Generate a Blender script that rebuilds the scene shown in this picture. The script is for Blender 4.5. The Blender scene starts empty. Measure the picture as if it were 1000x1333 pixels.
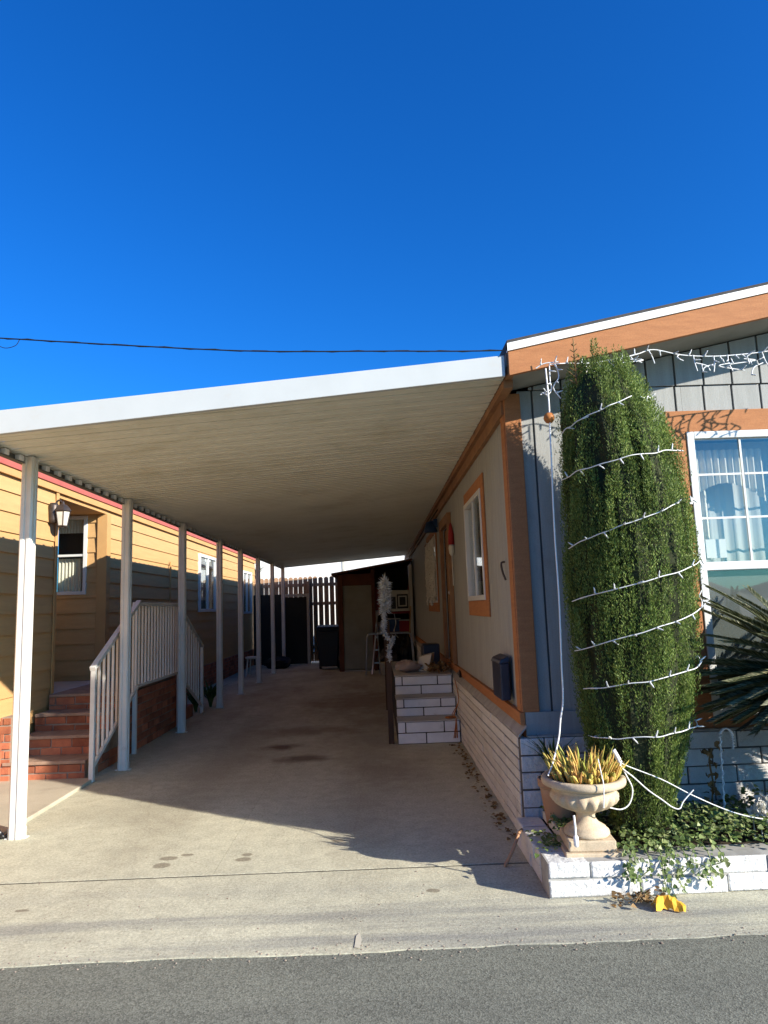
import bpy, bmesh, math, random
import numpy as np
from mathutils import Vector, Matrix
random.seed(7); rng = np.random.default_rng(7)
SC = bpy.context.scene
COL = SC.collection
PI = math.pi

# ------------------------------------------------------------------ materials
def new_mat(name):
    m = bpy.data.materials.new(name); m.use_nodes = True
    nt = m.node_tree; nt.nodes.clear()
    out = nt.nodes.new('ShaderNodeOutputMaterial')
    b = nt.nodes.new('ShaderNodeBsdfPrincipled')
    nt.links.new(b.outputs[0], out.inputs[0])
    return m, nt, b, out

def N(nt, t, **kw):
    n = nt.nodes.new(t)
    for k, v in kw.items():
        if k in n.inputs.keys() if isinstance(k, str) else False:
            n.inputs[k].default_value = v
        else:
            setattr(n, k, v)
    return n

def coords(nt, stretch=(1, 1, 1)):
    g = nt.nodes.new('ShaderNodeNewGeometry')
    mp = nt.nodes.new('ShaderNodeMapping')
    mp.inputs['Scale'].default_value = stretch
    nt.links.new(g.outputs['Position'], mp.inputs['Vector'])
    return mp.outputs[0]

def noise(nt, vec, scale, detail=5, rough=.6):
    n = nt.nodes.new('ShaderNodeTexNoise')
    n.inputs['Scale'].default_value = scale
    n.inputs['Detail'].default_value = detail
    n.inputs['Roughness'].default_value = rough
    nt.links.new(vec, n.inputs['Vector'])
    return n.outputs['Fac']

def ramp(nt, fac, stops):
    r = nt.nodes.new('ShaderNodeValToRGB')
    el = r.color_ramp.elements
    while len(el) < len(stops): el.new(.5)
    for e, (p, c) in zip(el, stops):
        e.position = p
        e.color = (c, c, c, 1) if isinstance(c, (int, float)) else (*c, 1)
    nt.links.new(fac, r.inputs[0])
    return r.outputs[0]

def mix(nt, fac, a, b, mode='MIX'):
    m = nt.nodes.new('ShaderNodeMix'); m.data_type = 'RGBA'; m.blend_type = mode
    for s, v in ((0, fac), (6, a), (7, b)):
        if hasattr(v, 'links'): nt.links.new(v, m.inputs[s])
        elif s == 0: m.inputs[0].default_value = v
        else: m.inputs[s].default_value = (*v, 1)
    return m.outputs[2]

def bump(nt, b, h, strength=.3, dist=.01):
    n = nt.nodes.new('ShaderNodeBump')
    n.inputs['Strength'].default_value = strength
    n.inputs['Distance'].default_value = dist
    nt.links.new(h, n.inputs['Height'])
    nt.links.new(n.outputs[0], b.inputs['Normal'])

def mat(name, base, alt=None, scale=6, lo=.35, hi=.65, rough=.7, bmp=0, bscale=60, bdist=.004, stretch=(1, 1, 1), spec=.3,
        metal=0, dirt=None, dscale=2, dlo=.5, dhi=.75, island=0, fine=0):
    m, nt, b, out = new_mat(name)
    b.inputs['Roughness'].default_value = rough
    b.inputs['Specular IOR Level'].default_value = spec
    b.inputs['Metallic'].default_value = metal
    v = coords(nt, stretch)
    alt = alt or tuple(c * .82 for c in base)
    c = mix(nt, ramp(nt, noise(nt, v, scale), [(lo, 0.), (hi, 1.)]), base, alt)
    if dirt:
        c = mix(nt, ramp(nt, noise(nt, coords(nt), dscale, 8, .7), [(dlo, 0.), (dhi, 1.)]), c, dirt)
    if fine:
        f = noise(nt, coords(nt), 140, 2, .7)
        c = mix(nt, fine, c, ramp(nt, f, [(.3, .2), (.7, .8)]), 'OVERLAY')
    if island:
        g = nt.nodes.new('ShaderNodeNewGeometry')
        c = mix(nt, island, c, ramp(nt, g.outputs['Random Per Island'], [(0, .18), (1, .82)]), 'OVERLAY')
    nt.links.new(c, b.inputs['Base Color'])
    if bmp: bump(nt, b, noise(nt, coords(nt, stretch), bscale, 4, .6), bmp, bdist)
    return m

def leaf_mat(name, a, b_, c_, rough=.55, transl=.25, spec=.3):
    m, nt, b, out = new_mat(name)
    g = nt.nodes.new('ShaderNodeNewGeometry')
    col = ramp(nt, g.outputs['Random Per Island'], [(0, a), (.55, b_), (1, c_)])
    big = ramp(nt, noise(nt, coords(nt), 7, 3), [(.35, .75), (.65, 1.15)])
    col = mix(nt, 1, col, big, 'MULTIPLY')
    nt.links.new(col, b.inputs['Base Color'])
    b.inputs['Roughness'].default_value = rough
    b.inputs['Specular IOR Level'].default_value = spec
    t = nt.nodes.new('ShaderNodeBsdfTranslucent'); nt.links.new(col, t.inputs[0])
    mx = nt.nodes.new('ShaderNodeMixShader'); mx.inputs[0].default_value = transl
    nt.links.new(b.outputs[0], mx.inputs[1]); nt.links.new(t.outputs[0], mx.inputs[2])
    nt.links.new(mx.outputs[0], out.inputs[0])
    return m

def glass_mat(name, refl, tint=(.85, .9, .9)):
    m, nt, b, out = new_mat(name)
    nt.nodes.remove(b)
    t = nt.nodes.new('ShaderNodeBsdfTransparent'); t.inputs[0].default_value = (*tint, 1)
    g = nt.nodes.new('ShaderNodeBsdfGlossy'); g.inputs['Roughness'].default_value = .02
    g.inputs[0].default_value = (.9, .92, .92, 1)
    f = nt.nodes.new('ShaderNodeLayerWeight'); f.inputs[0].default_value = .5
    pw = nt.nodes.new('ShaderNodeMath'); pw.operation = 'POWER'; pw.inputs[1].default_value = 4; nt.links.new(f.outputs['Facing'], pw.inputs[0])
    a = nt.nodes.new('ShaderNodeMath'); a.operation = 'MULTIPLY_ADD'; a.use_clamp = True; a.inputs[1].default_value = .7; a.inputs[2].default_value = refl
    nt.links.new(pw.outputs[0], a.inputs[0])
    mx = nt.nodes.new('ShaderNodeMixShader')
    nt.links.new(a.outputs[0], mx.inputs[0]); nt.links.new(t.outputs[0], mx.inputs[1]); nt.links.new(g.outputs[0], mx.inputs[2])
    nt.links.new(mx.outputs[0], out.inputs[0])
    return m

SPOTS = [(-1.352,4.429,.06,.05),(-1.345,4.549,.065,.04),(-1.24,4.60,.05,.025),(-.866,4.477,.055,.04),(-.86,4.56,.04,.03),(-1.9,3.86,.04,.02),(-.3,4.75,.05,.03),(.25,3.9,.04,.03)]
def concrete_mat():
    m, nt, b, out = new_mat('driveway_concrete')
    v = coords(nt)
    c = mix(nt, ramp(nt, noise(nt, v, 1.3, 6, .65), [(.35, 0.), (.65, 1.)]), (.54, .515, .385), (.46, .44, .33))
    c = mix(nt, ramp(nt, noise(nt, v, 9, 6, .7), [(.42, 0.), (.72, 1.)]), c, (.39, .37, .28))
    # brown old stains on the parking strip
    sep = nt.nodes.new('ShaderNodeSeparateXYZ'); nt.links.new(v, sep.inputs[0])
    far = nt.nodes.new('ShaderNodeMapRange'); far.inputs[1].default_value = 5.2; far.inputs[2].default_value = 9.5
    nt.links.new(sep.outputs[1], far.inputs[0])
    st = ramp(nt, noise(nt, coords(nt, (1.1, .45, 1)), 1.1, 7, .68), [(.40, 0.), (.66, 1.)])
    k = nt.nodes.new('ShaderNodeMath'); k.operation = 'MULTIPLY'
    nt.links.new(st, k.inputs[0]); nt.links.new(far.outputs[0], k.inputs[1])
    k2 = nt.nodes.new('ShaderNodeMath'); k2.operation = 'MULTIPLY'; k2.inputs[1].default_value = .75
    nt.links.new(k.outputs[0], k2.inputs[0])
    c = mix(nt, k2.outputs[0], c, (.26, .21, .15))
    # grey tyre-rubbed bands along the street edge
    band = ramp(nt, noise(nt, coords(nt, (.25, 3.2, 1)), 1.6, 5, .6), [(.42, 0.), (.62, 1.)])
    near = nt.nodes.new('ShaderNodeMapRange'); near.inputs[1].default_value = 4.15; near.inputs[2].default_value = 3.7
    nt.links.new(sep.outputs[1], near.inputs[0])
    k3 = nt.nodes.new('ShaderNodeMath'); k3.operation = 'MULTIPLY'
    nt.links.new(band, k3.inputs[0]); nt.links.new(near.outputs[0], k3.inputs[1])
    k4 = nt.nodes.new('ShaderNodeMath'); k4.operation = 'MULTIPLY'; k4.inputs[1].default_value = .9
    nt.links.new(k3.outputs[0], k4.inputs[0])
    c = mix(nt, k4.outputs[0], c, (.25, .245, .215))
    for cx, cy, rx, ry, colr, stg in ((-1.1, 7.95, .30, .22, (.11, .06, .04), .85), (-.82, 7.3, .38, .26, (.12, .075, .05), .8), (-.9, 8.9, .9, .5, (.17, .11, .075), .6), (.1, 6.6, .5, .8, (.24, .20, .15), .5), (-1.9, 5.6, .7, .5, (.30, .28, .21), .5), (-.2, 11.5, 1.2, 1.6, (.15, .10, .07), .6), (-1.6, 7.5, .42, 5.0, (.27, .24, .175), .45), (-.15, 7.5, .42, 5.0, (.27, .24, .175), .45)) + tuple((x, y, rx, ry, (.20, .17, .12), .8) for x, y, rx, ry in SPOTS):
        mp = nt.nodes.new('ShaderNodeMapping'); mp.inputs['Location'].default_value = (-cx/rx, -cy/ry, 0); mp.inputs['Scale'].default_value = (1/rx, 1/ry, 0)
        nt.links.new(v, mp.inputs[0])
        ln = nt.nodes.new('ShaderNodeVectorMath'); ln.operation = 'LENGTH'; nt.links.new(mp.outputs[0], ln.inputs[0])
        ad = nt.nodes.new('ShaderNodeMath'); ad.operation = 'MULTIPLY_ADD'; ad.inputs[1].default_value = 1.6 if rx > .2 else .9; ad.inputs[2].default_value = -.8 if rx > .2 else -.45
        nt.links.new(noise(nt, v, 3.5 if rx > .2 else 22, 6, .7), ad.inputs[0])
        sm = nt.nodes.new('ShaderNodeMath'); sm.operation = 'ADD'; nt.links.new(ln.outputs['Value'], sm.inputs[0]); nt.links.new(ad.outputs[0], sm.inputs[1])
        c = mix(nt, ramp(nt, sm.outputs[0], [(.25 if rx > .2 else .75, stg), (.95 if rx > .2 else 1., 0.)]), c, colr)
    # hairline cracks
    wv = nt.nodes.new('ShaderNodeMix'); wv.data_type = 'RGBA'; wv.inputs[0].default_value = .12
    nz = nt.nodes.new('ShaderNodeTexNoise'); nz.inputs['Scale'].default_value = 2.5; nz.inputs['Detail'].default_value = 6
    nt.links.new(v, nz.inputs['Vector']); nt.links.new(v, wv.inputs[6]); nt.links.new(nz.outputs['Color'], wv.inputs[7])
    ck = nt.nodes.new('ShaderNodeTexVoronoi'); ck.feature = 'DISTANCE_TO_EDGE'; ck.inputs['Scale'].default_value = .42
    nt.links.new(wv.outputs[2], ck.inputs['Vector'])
    c = mix(nt, ramp(nt, ck.outputs['Distance'], [(.0, .16), (.003, 0.)]), c, (.2, .18, .14))
    f = noise(nt, v, 62, 5, .9)
    c = mix(nt, .85, c, ramp(nt, f, [(.3, .25), (.7, .75)]), 'OVERLAY')
    vo = nt.nodes.new('ShaderNodeTexVoronoi'); vo.inputs['Scale'].default_value = 9
    nt.links.new(v, vo.inputs['Vector'])
    c = mix(nt, ramp(nt, vo.outputs['Distance'], [(.0, .55), (.07, 0.)]), c, (.16, .14, .11))
    nt.links.new(c, b.inputs['Base Color']); b.inputs['Roughness'].default_value = .9
    b.inputs['Specular IOR Level'].default_value = .15
    bump(nt, b, noise(nt, v, 70, 6, .75), .5, .007)
    return m

def asphalt_mat():
    m, nt, b, out = new_mat('asphalt')
    v = coords(nt)
    c = mix(nt, ramp(nt, noise(nt, v, 1.1, 5), [(.35, 0.), (.7, 1.)]), (.185, .187, .15), (.155, .157, .128))
    c = mix(nt, ramp(nt, noise(nt, coords(nt, (.3, 2.2, 1)), 1.5, 6, .65), [(.45, 0.), (.7, .5)]), c, (.10, .10, .085))
    vo = nt.nodes.new('ShaderNodeTexVoronoi'); vo.inputs['Scale'].default_value = 150
    nt.links.new(v, vo.inputs['Vector'])
    c = mix(nt, .8, c, ramp(nt, vo.outputs['Color'], [(.1, .25), (.95, .75)]), 'OVERLAY')
    nt.links.new(c, b.inputs['Base Color']); b.inputs['Roughness'].default_value = .92
    b.inputs['Specular IOR Level'].default_value = .2
    bump(nt, b, vo.outputs['Distance'], .3, .005)
    return m

M = {}
M['concrete'] = concrete_mat()
M['asphalt'] = asphalt_mat()
M['soil'] = mat('soil', (.05, .035, .022), (.025, .018, .012), 20, rough=.95, bmp=.6, bscale=60)
M['earth'] = mat('bare_earth', (.22, .17, .11), (.15, .12, .08), 3, rough=.95)
M['pale_slab'] = mat('walk_concrete', (.47, .42, .32), (.40, .355, .27), 2.2, rough=.9, bmp=.25, bscale=90, fine=.25, dirt=(.3, .26, .2), dlo=.55)
M['white_metal'] = mat('white_enamel_metal', (.48, .50, .49), (.45, .47, .46), 3, rough=.4, spec=.45, dirt=(.45, .42, .36), dscale=3, dlo=.62, dhi=.85)
M['post_white'] = mat('white_post_paint', (.67, .665, .62), (.59, .585, .545), 4, rough=.45, spec=.4, dirt=(.4, .37, .31), dscale=5, dlo=.6, dhi=.85)
M['pan'] = mat('cream_roof_pan', (.75, .765, .675), (.68, .695, .61), 1.4, rough=.5, spec=.35, dirt=(.44, .42, .30), dscale=1.2, dlo=.50, dhi=.9)
M['grey_siding'] = mat('grey_siding_paint', (.35, .36, .35), (.30, .31, .30), 2.2, rough=.8, spec=.2, bmp=.35, bscale=28, bdist=.004, stretch=(9, 9, .8), fine=.12, dirt=(.20, .19, .16), dscale=1.6, dlo=.58, dhi=.9)
M['groove'] = mat('groove_shadow_paint', (.09, .095, .095), (.07, .075, .075), 3, rough=.9)
M['orange_trim'] = mat('orange_trim_paint', (.41, .175, .07), (.35, .145, .058), 5, rough=.75, spec=.25, bmp=.3, bscale=22, bdist=.003, stretch=(1, 1, 7), fine=.2, dirt=(.3, .12, .05), dlo=.58, dhi=.85)
M['brown_trim'] = mat('brown_trim_paint', (.30, .16, .075), (.22, .115, .06), 5, rough=.75, bmp=.3, bscale=30, dirt=(.14, .07, .035), dlo=.55)
M['white_paint'] = mat('white_trim_paint', (.80, .80, .77), (.74, .74, .70), 4, rough=.5)
M['bright_white'] = mat('bright_white_plastic', (.85, .85, .84), (.82, .82, .81), 4, rough=.4)  # white carries the sunlit look of the header dots
M['vinyl'] = mat('white_vinyl', (.63, .64, .63), (.57, .58, .57), 4, rough=.35, spec=.5)
M['shingle'] = mat('dark_shingle', (.075, .07, .068), (.05, .048, .046), 12, rough=.95, bmp=.6, bscale=60)
M['soffit'] = mat('soffit_paint', (.30, .30, .27), (.24, .24, .21), 3, rough=.8, bmp=.2, bscale=40)
M['white_brick'] = mat('whitewashed_brick', (.66, .655, .625), (.58, .575, .55), 7, rough=.9, spec=.15, bmp=.9, bscale=26, bdist=.014, island=.18, dirt=(.33, .29, .24), dscale=6, dlo=.60, dhi=.82, fine=.2)
M['white_mortar'] = mat('painted_mortar', (.40, .39, .36), (.28, .27, .25), 9, rough=.95)
M['thin_mortar'] = mat('shadowed_mortar', (.13, .125, .12), (.08, .075, .07), 9, rough=.95)
M['dark_mortar'] = mat('dark_mortar', (.045, .042, .04), (.03, .03, .03), 9, rough=.95)
M['step_block'] = mat('painted_step_block', (.80, .80, .78), (.72, .72, .70), 8, rough=.85, bmp=.5, bscale=50, island=.2, dirt=(.36, .33, .29), dscale=7, dlo=.6, dhi=.85)
M['tread'] = mat('worn_step_concrete', (.50, .48, .43), (.42, .40, .36), 6, rough=.9, bmp=.3, bscale=60)
M['stair_tread'] = mat('worn_reddish_tread', (.36, .25, .18), (.26, .17, .12), 9, rough=.9, bmp=.4, bscale=50, dirt=(.18, .12, .09), dscale=6)
M['red_brick'] = mat('red_brick', (.42, .15, .075), (.30, .10, .055), 9, rough=.9, bmp=.6, bscale=40, bdist=.006, island=.55, dirt=(.16, .07, .05), dscale=8, dlo=.58)
M['grey_mortar'] = mat('grey_mortar', (.33, .27, .21), (.25, .20, .16), 12, rough=.95)
M['tan_siding'] = mat('tan_lap_siding', (.52, .315, .135), (.465, .28, .12), 3, rough=.75, spec=.25, bmp=.25, bscale=20, bdist=.003, stretch=(1, .6, 8), fine=.1, dirt=(.36, .21, .09), dscale=1.4, dlo=.58, dhi=.9)
M['tan_trim'] = mat('tan_trim', (.50, .285, .11), (.45, .255, .10), 4, rough=.75)
M['red_fascia'] = mat('red_fascia_paint', (.42, .11, .08), (.36, .09, .07), 4, rough=.6)
M['dark_metal'] = mat('dull_grey_metal', (.13, .13, .12), (.09, .09, .085), 4, rough=.6)
M['bronze'] = mat('aged_bronze', (.09, .07, .06), (.06, .05, .045), 20, rough=.45, metal=.6)
M['lamp_glass'] = mat('seeded_lamp_glass', (.62, .60, .52), (.5, .48, .42), 12, rough=.25, spec=.6)
M['black_plastic'] = mat('black_plastic', (.012, .012, .014), (.009, .009, .01), 4, rough=.4, spec=.5)
M['navy_metal'] = mat('navy_metal', (.018, .022, .045), (.012, .015, .03), 4, rough=.4, spec=.5)
M['dark_wood'] = mat('dark_weathered_wood', (.075, .045, .03), (.05, .03, .02), 4, rough=.85, bmp=.4, bscale=20, stretch=(6, 6, .6))
M['fence_wood'] = mat('cedar_fence_wood', (.38, .245, .155), (.27, .17, .105), 4, rough=.85, bmp=.4, bscale=20, stretch=(6, 6, .6), island=.3)
M['shed_panel'] = mat('shed_panel_paint', (.30, .295, .23), (.24, .235, .18), 2, rough=.8, bmp=.2)
M['shed_trim'] = mat('shed_trim_paint', (.15, .05, .025), (.10, .035, .02), 4, rough=.8)
M['dark_cloth'] = mat('dark_tarp', (.010, .013, .012), (.006, .008, .008), 3, rough=.6)
M['red_paint'] = mat('deep_red_paint', (.32, .02, .02), (.24, .015, .016), 4, rough=.6)
M['tin'] = mat('brushed_tube', (.55, .56, .56), (.45, .46, .46), 9, rough=.3, metal=.85)
M['cream_plastic'] = mat('aged_white_plastic', (.62, .59, .50), (.52, .5, .42), 4, rough=.5)
M['stone'] = mat('cast_stone', (.56, .45, .31), (.46, .37, .255), 8, rough=.9, spec=.15, bmp=.4, bscale=45, bdist=.005, dirt=(.24, .20, .14), dscale=6, dlo=.56, dhi=.85, fine=.2)
M['terracotta'] = mat('weathered_terracotta', (.44, .24, .13), (.38, .22, .13), 6, rough=.9, dirt=(.45, .36, .27), dlo=.52)
M['wire_white'] = mat('white_wire', (.78, .78, .76), (.72, .72, .70), 9, rough=.5)
M['wire_black'] = mat('black_cable', (.01, .01, .012), None, 9, rough=.7)
M['orange_ball'] = mat('rust_orange_ornament', (.45, .17, .04), (.35, .12, .03), 30, rough=.6)
M['yellow_paper'] = mat('yellow_card', (.75, .40, .03), (.68, .34, .03), 12, rough=.7)
M['blue_paint'] = mat('blue_metal', (.02, .05, .13), (.015, .04, .1), 5, rough=.4)
M['curtain'] = mat('cream_curtain', (.74, .70, .58), (.66, .62, .5), 8, rough=.9)
M['sheer'] = mat('pale_blue_blind', (.52, .54, .51), (.46, .48, .46), 1.5, rough=.9)
M['screen'] = mat('insect_screen', (.17, .19, .185), (.15, .165, .16), 3, rough=.9)
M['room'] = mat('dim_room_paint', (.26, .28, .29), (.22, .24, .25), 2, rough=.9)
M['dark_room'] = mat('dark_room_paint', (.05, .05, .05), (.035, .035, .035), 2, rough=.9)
M['white_wall'] = mat('white_stucco', (.80, .78, .72), (.74, .72, .66), 3, rough=.9, bmp=.3)
M['trunk'] = mat('brown_bark', (.09, .06, .04), (.055, .04, .027), 14, rough=.95, bmp=.7, bscale=40, stretch=(4, 4, 1))
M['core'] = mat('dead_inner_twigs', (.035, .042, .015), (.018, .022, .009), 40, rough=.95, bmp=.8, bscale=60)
M['cypress'] = leaf_mat('cypress_foliage', (.055, .10, .02), (.15, .225, .045), (.30, .36, .095), transl=.3)
M['ivy'] = leaf_mat('ivy_leaves', (.07, .115, .028), (.155, .215, .06), (.32, .36, .15), rough=.45, transl=.25)
M['sago'] = leaf_mat('sago_leaflets', (.035, .05, .017), (.10, .115, .045), (.34, .31, .18), rough=.4, transl=.1)
M['sago_dead'] = leaf_mat('dry_sago_leaflets', (.05, .04, .02), (.09, .07, .035), (.16, .125, .07), rough=.7, transl=.1)
M['succulent'] = leaf_mat('succulent_leaves', (.36, .38, .08), (.70, .52, .13), (.72, .40, .15), rough=.5, transl=.2)
M['grass_leaf'] = leaf_mat('strap_leaves', (.03, .07, .012), (.06, .11, .02), (.12, .15, .04), transl=.2)
M['dry_leaf'] = leaf_mat('dry_leaves', (.12, .07, .03), (.24, .14, .05), (.30, .20, .10), rough=.8)
M['tinsel_white'] = leaf_mat('white_tinsel', (.45, .47, .46), (.66, .68, .67), (.78, .79, .77), rough=.35, transl=.1, spec=.6)
M['tinsel_green'] = leaf_mat('green_silver_tinsel', (.06, .12, .08), (.25, .30, .26), (.55, .57, .52), rough=.35, transl=.1, spec=.6)
M['tinsel_red'] = leaf_mat('red_silver_tinsel', (.07, .025, .022), (.13, .06, .05), (.40, .33, .30), rough=.35, transl=.1, spec=.6)
M['petal'] = leaf_mat('white_petals', (.6, .58, .5), (.72, .70, .62), (.78, .76, .7), rough=.6)
M['glass_front'] = glass_mat('coated_window_glass', .09, (.91, .92, .91))
M['glass'] = glass_mat('window_glass', .06, (.94, .96, .96))
M['orange_bag'] = mat('crumpled_wrap', (.50, .26, .10), (.36, .2, .12), 18, rough=.6)
M['grey_bag'] = mat('grey_sack', (.36, .29, .24), (.28, .22, .19), 10, rough=.8, bmp=.4)
M['oil'] = mat('oil_spot', (.24, .21, .15), (.17, .145, .105), 30, rough=.8, fine=.3)
M['joint'] = mat('joint_dirt', (.13, .115, .085), (.05, .045, .035), 5, rough=.95)
M['chalk'] = mat('pale_scuff', (.52, .48, .38), (.48, .44, .34), 30, rough=.9)

# ------------------------------------------------------------------ mesh builder
class MB:
    def __init__(s): s.v = []; s.f = []; s.sm = []
    def add(s, verts, faces, smooth=False):
        o = len(s.v); s.v += [tuple(v) for v in verts]
        s.f += [tuple(i + o for i in f) for f in faces]; s.sm += [smooth] * len(faces)
    def box(s, x0, x1, y0, y1, z0, z1):
        if x0 > x1: x0, x1 = x1, x0
        if y0 > y1: y0, y1 = y1, y0
        if z0 > z1: z0, z1 = z1, z0
        s.add([(x0,y0,z0),(x1,y0,z0),(x1,y1,z0),(x0,y1,z0),(x0,y0,z1),(x1,y0,z1),(x1,y1,z1),(x0,y1,z1)],
              [(0,3,2,1),(4,5,6,7),(0,1,5,4),(1,2,6,5),(2,3,7,6),(3,0,4,7)])
        return s
    def hexa(s, p):   # eight corners: bottom 4 (ccw), top 4
        s.add(p, [(0,3,2,1),(4,5,6,7),(0,1,5,4),(1,2,6,5),(2,3,7,6),(3,0,4,7)]); return s
    def bar(s, a, b, w, h, up=(0, 0, 1)):
        a, b = Vector(a), Vector(b); d = (b - a).normalized(); up = Vector(up)
        if abs(d.dot(up)) > .98: up = Vector((0, 1, 0))
        r = d.cross(up).normalized() * w / 2; u = r.cross(d).normalized() * h / 2
        s.hexa([a-r-u, a+r-u, b+r-u, b-r-u, a-r+u, a+r+u, b+r+u, b-r+u]); return s
    def prism(s, poly, axis, a0, a1):
        def P(p, a):
            return {'x': (a, p[0], p[1]), 'y': (p[0], a, p[1]), 'z': (p[0], p[1], a)}[axis]
        n = len(poly)
        s.add([P(p, a0) for p in poly] + [P(p, a1) for p in poly],
              [tuple(range(n))[::-1], tuple(range(n, 2*n))] + [(i, (i+1) % n, n + (i+1) % n, n + i) for i in range(n)])
        return s
    def tube(s, pts, r, seg=6, smooth=True):
        pts = [Vector(p) for p in pts]; n = len(pts)
        rs = r if isinstance(r, (list, tuple)) else [r] * n
        u = None; V = []
        for i, p in enumerate(pts):
            d = (pts[min(i+1, n-1)] - pts[max(i-1, 0)])
            d = d.normalized() if d.length > 1e-9 else Vector((0, 0, 1))
            if u is None:
                u = d.orthogonal().normalized()
            else:
                u = (u - d * u.dot(d)); u = u.normalized() if u.length > 1e-6 else d.orthogonal().normalized()
            w = d.cross(u)
            for k in range(seg):
                a = 2*PI*k/seg; V.append(p + (u*math.cos(a) + w*math.sin(a)) * rs[i])
        F = []
        for i in range(n-1):
            for k in range(seg):
                k2 = (k+1) % seg
                F.append((i*seg+k, i*seg+k2, (i+1)*seg+k2, (i+1)*seg+k))
        s.add(V, F, smooth)
        s.add(V[:seg], [tuple(range(seg))[::-1]]); s.add(V[-seg:], [tuple(range(seg))])
        return s
    def lathe(s, prof, c, seg=24, mod=None, smooth=True):
        V = []; n = len(prof)
        for (r, z) in prof:
            for k in range(seg):
                a = 2*PI*k/seg; rr = mod(r, z, a) if mod else r
                V.append((c[0] + rr*math.cos(a), c[1] + rr*math.sin(a), c[2] + z))
        F = []
        for i in range(n-1):
            for k in range(seg):
                k2 = (k+1) % seg; F.append((i*seg+k, i*seg+k2, (i+1)*seg+k2, (i+1)*seg+k))
        F.append(tuple(range(seg))[::-1]); F.append(tuple(range((n-1)*seg, n*seg)))
        s.add(V, F, smooth); return s
    def quads(s, A):      # A: (n,k,3) array of k-gons
        n, k, _ = A.shape; o = len(s.v)
        s.v += [tuple(x) for x in A.reshape(-1, 3).tolist()]
        s.f += [tuple(range(o + i*k, o + i*k + k)) for i in range(n)]; s.sm += [False] * n
        return s
    def build(s, name, m, parent=None, loc=None, bevel=0, label=None):
        me = bpy.data.meshes.new(name)
        o = bpy.data.objects.new(name, me); COL.objects.link(o)
        if parent is not None:
            o.parent = parent; org = WORLD[parent.name]
        else:
            org = Vector(loc) if loc is not None else Vector((0, 0, 0)); o.location = org
        WORLD[o.name] = org
        V = np.array(s.v, dtype=float) - np.array(org)
        me.from_pydata(V.tolist(), [], s.f)
        me.polygons.foreach_set('use_smooth', s.sm)
        me.materials.append(M[m] if isinstance(m, str) else m); me.update()
        if bevel:
            bv = o.modifiers.new('edge', 'BEVEL'); bv.width = bevel; bv.segments = 2; bv.limit_method = 'ANGLE'
        if label: o['label'] = label
        return o
WORLD = {}

def thing(name, label, cat, loc, group=None):
    o = bpy.data.objects.new(name, None); COL.objects.link(o); o.location = loc
    o.empty_display_size = .1
    WORLD[o.name] = Vector(loc); o['label'] = label; o['category'] = cat
    if group: o['group'] = group
    return o
def tag(o, label, cat, group=None):
    o['label'] = label; o['category'] = cat
    if group: o['group'] = group
    return o
def structure(o): o['kind'] = 'structure'; return o
def stuff(o): o['kind'] = 'stuff'; return o
def inst(src, name, parent, loc, rot=(0, 0, 0), scale=1):
    """a copy of a small repeated part, placed in world space under its thing"""
    o = src.copy(); COL.objects.link(o); o.name = name; o.parent = parent
    o.location = Vector(loc) - WORLD[parent.name]; o.rotation_euler = rot; o.scale = (scale,) * 3
    return o
def copy_tree(o, loc, label, rz=0):
    c = o.copy(); COL.objects.link(c); c.location = loc; c.rotation_euler = (0, 0, rz); c['label'] = label
    for ch in list(o.children):
        k = ch.copy(); COL.objects.link(k); k.parent = c
        for g in ch.children:
            q = g.copy(); COL.objects.link(q); q.parent = k
    return c
def jit(a): return random.uniform(-a, a)
def smooth_pts(pts, n=6):
    """Catmull-Rom through the points"""
    P = [Vector(p) for p in pts]; P = [2*P[0]-P[1]] + P + [2*P[-1]-P[-2]]; out = []
    for i in range(1, len(P)-2):
        for k in range(n):
            t = k/n
            out.append(.5*((2*P[i]) + (P[i+1]-P[i-1])*t + (2*P[i-1]-5*P[i]+4*P[i+1]-P[i+2])*t*t + (3*P[i]-P[i-1]-3*P[i+1]+P[i+2])*t**3))
    out.append(P[-2]); return out

# ------------------------------------------------------------------ brickwork and siding
def bricks(plane, at, u0, u1, z0, rows, h, L, depth, gap=.008, proud=1, off=.5, rough=.003, top=None):
    """bricks as one mesh; plane 'y' faces -Y at y=at, plane 'x' faces proud*X at x=at. returns bricks, mortar"""
    b = MB(); m = MB()
    for r in range(rows):
        za, zb = z0 + r*h + gap/2, z0 + (r+1)*h - gap/2
        u = u0 - (L*off if r % 2 else 0) - random.uniform(0, .03)
        while u < u1:
            l = L * random.uniform(.94, 1.06); a, c = max(u, u0) + gap/2, min(u + l, u1) - gap/2
            u += l
            if c - a < .02: continue
            d = random.uniform(0, rough*1.6); e = [jit(rough) for _ in range(4)]
            if plane == 'y':
                b.box(a, c, at - d, at + depth, za + e[0], zb + e[1])
            else:
                b.box(at + proud*d, at - proud*depth, a, c, za + e[0], zb + e[1])
    g = .006; top_z = z0 + rows*h - .004
    if plane == 'y': m.box(u0 + .002, u1 - .002, at + g, at + depth - .002, z0, top_z)
    else: m.box(at - proud*g, at - proud*(depth - .002), u0 + .002, u1 - .002, z0, top_z)
    return b, m

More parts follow.
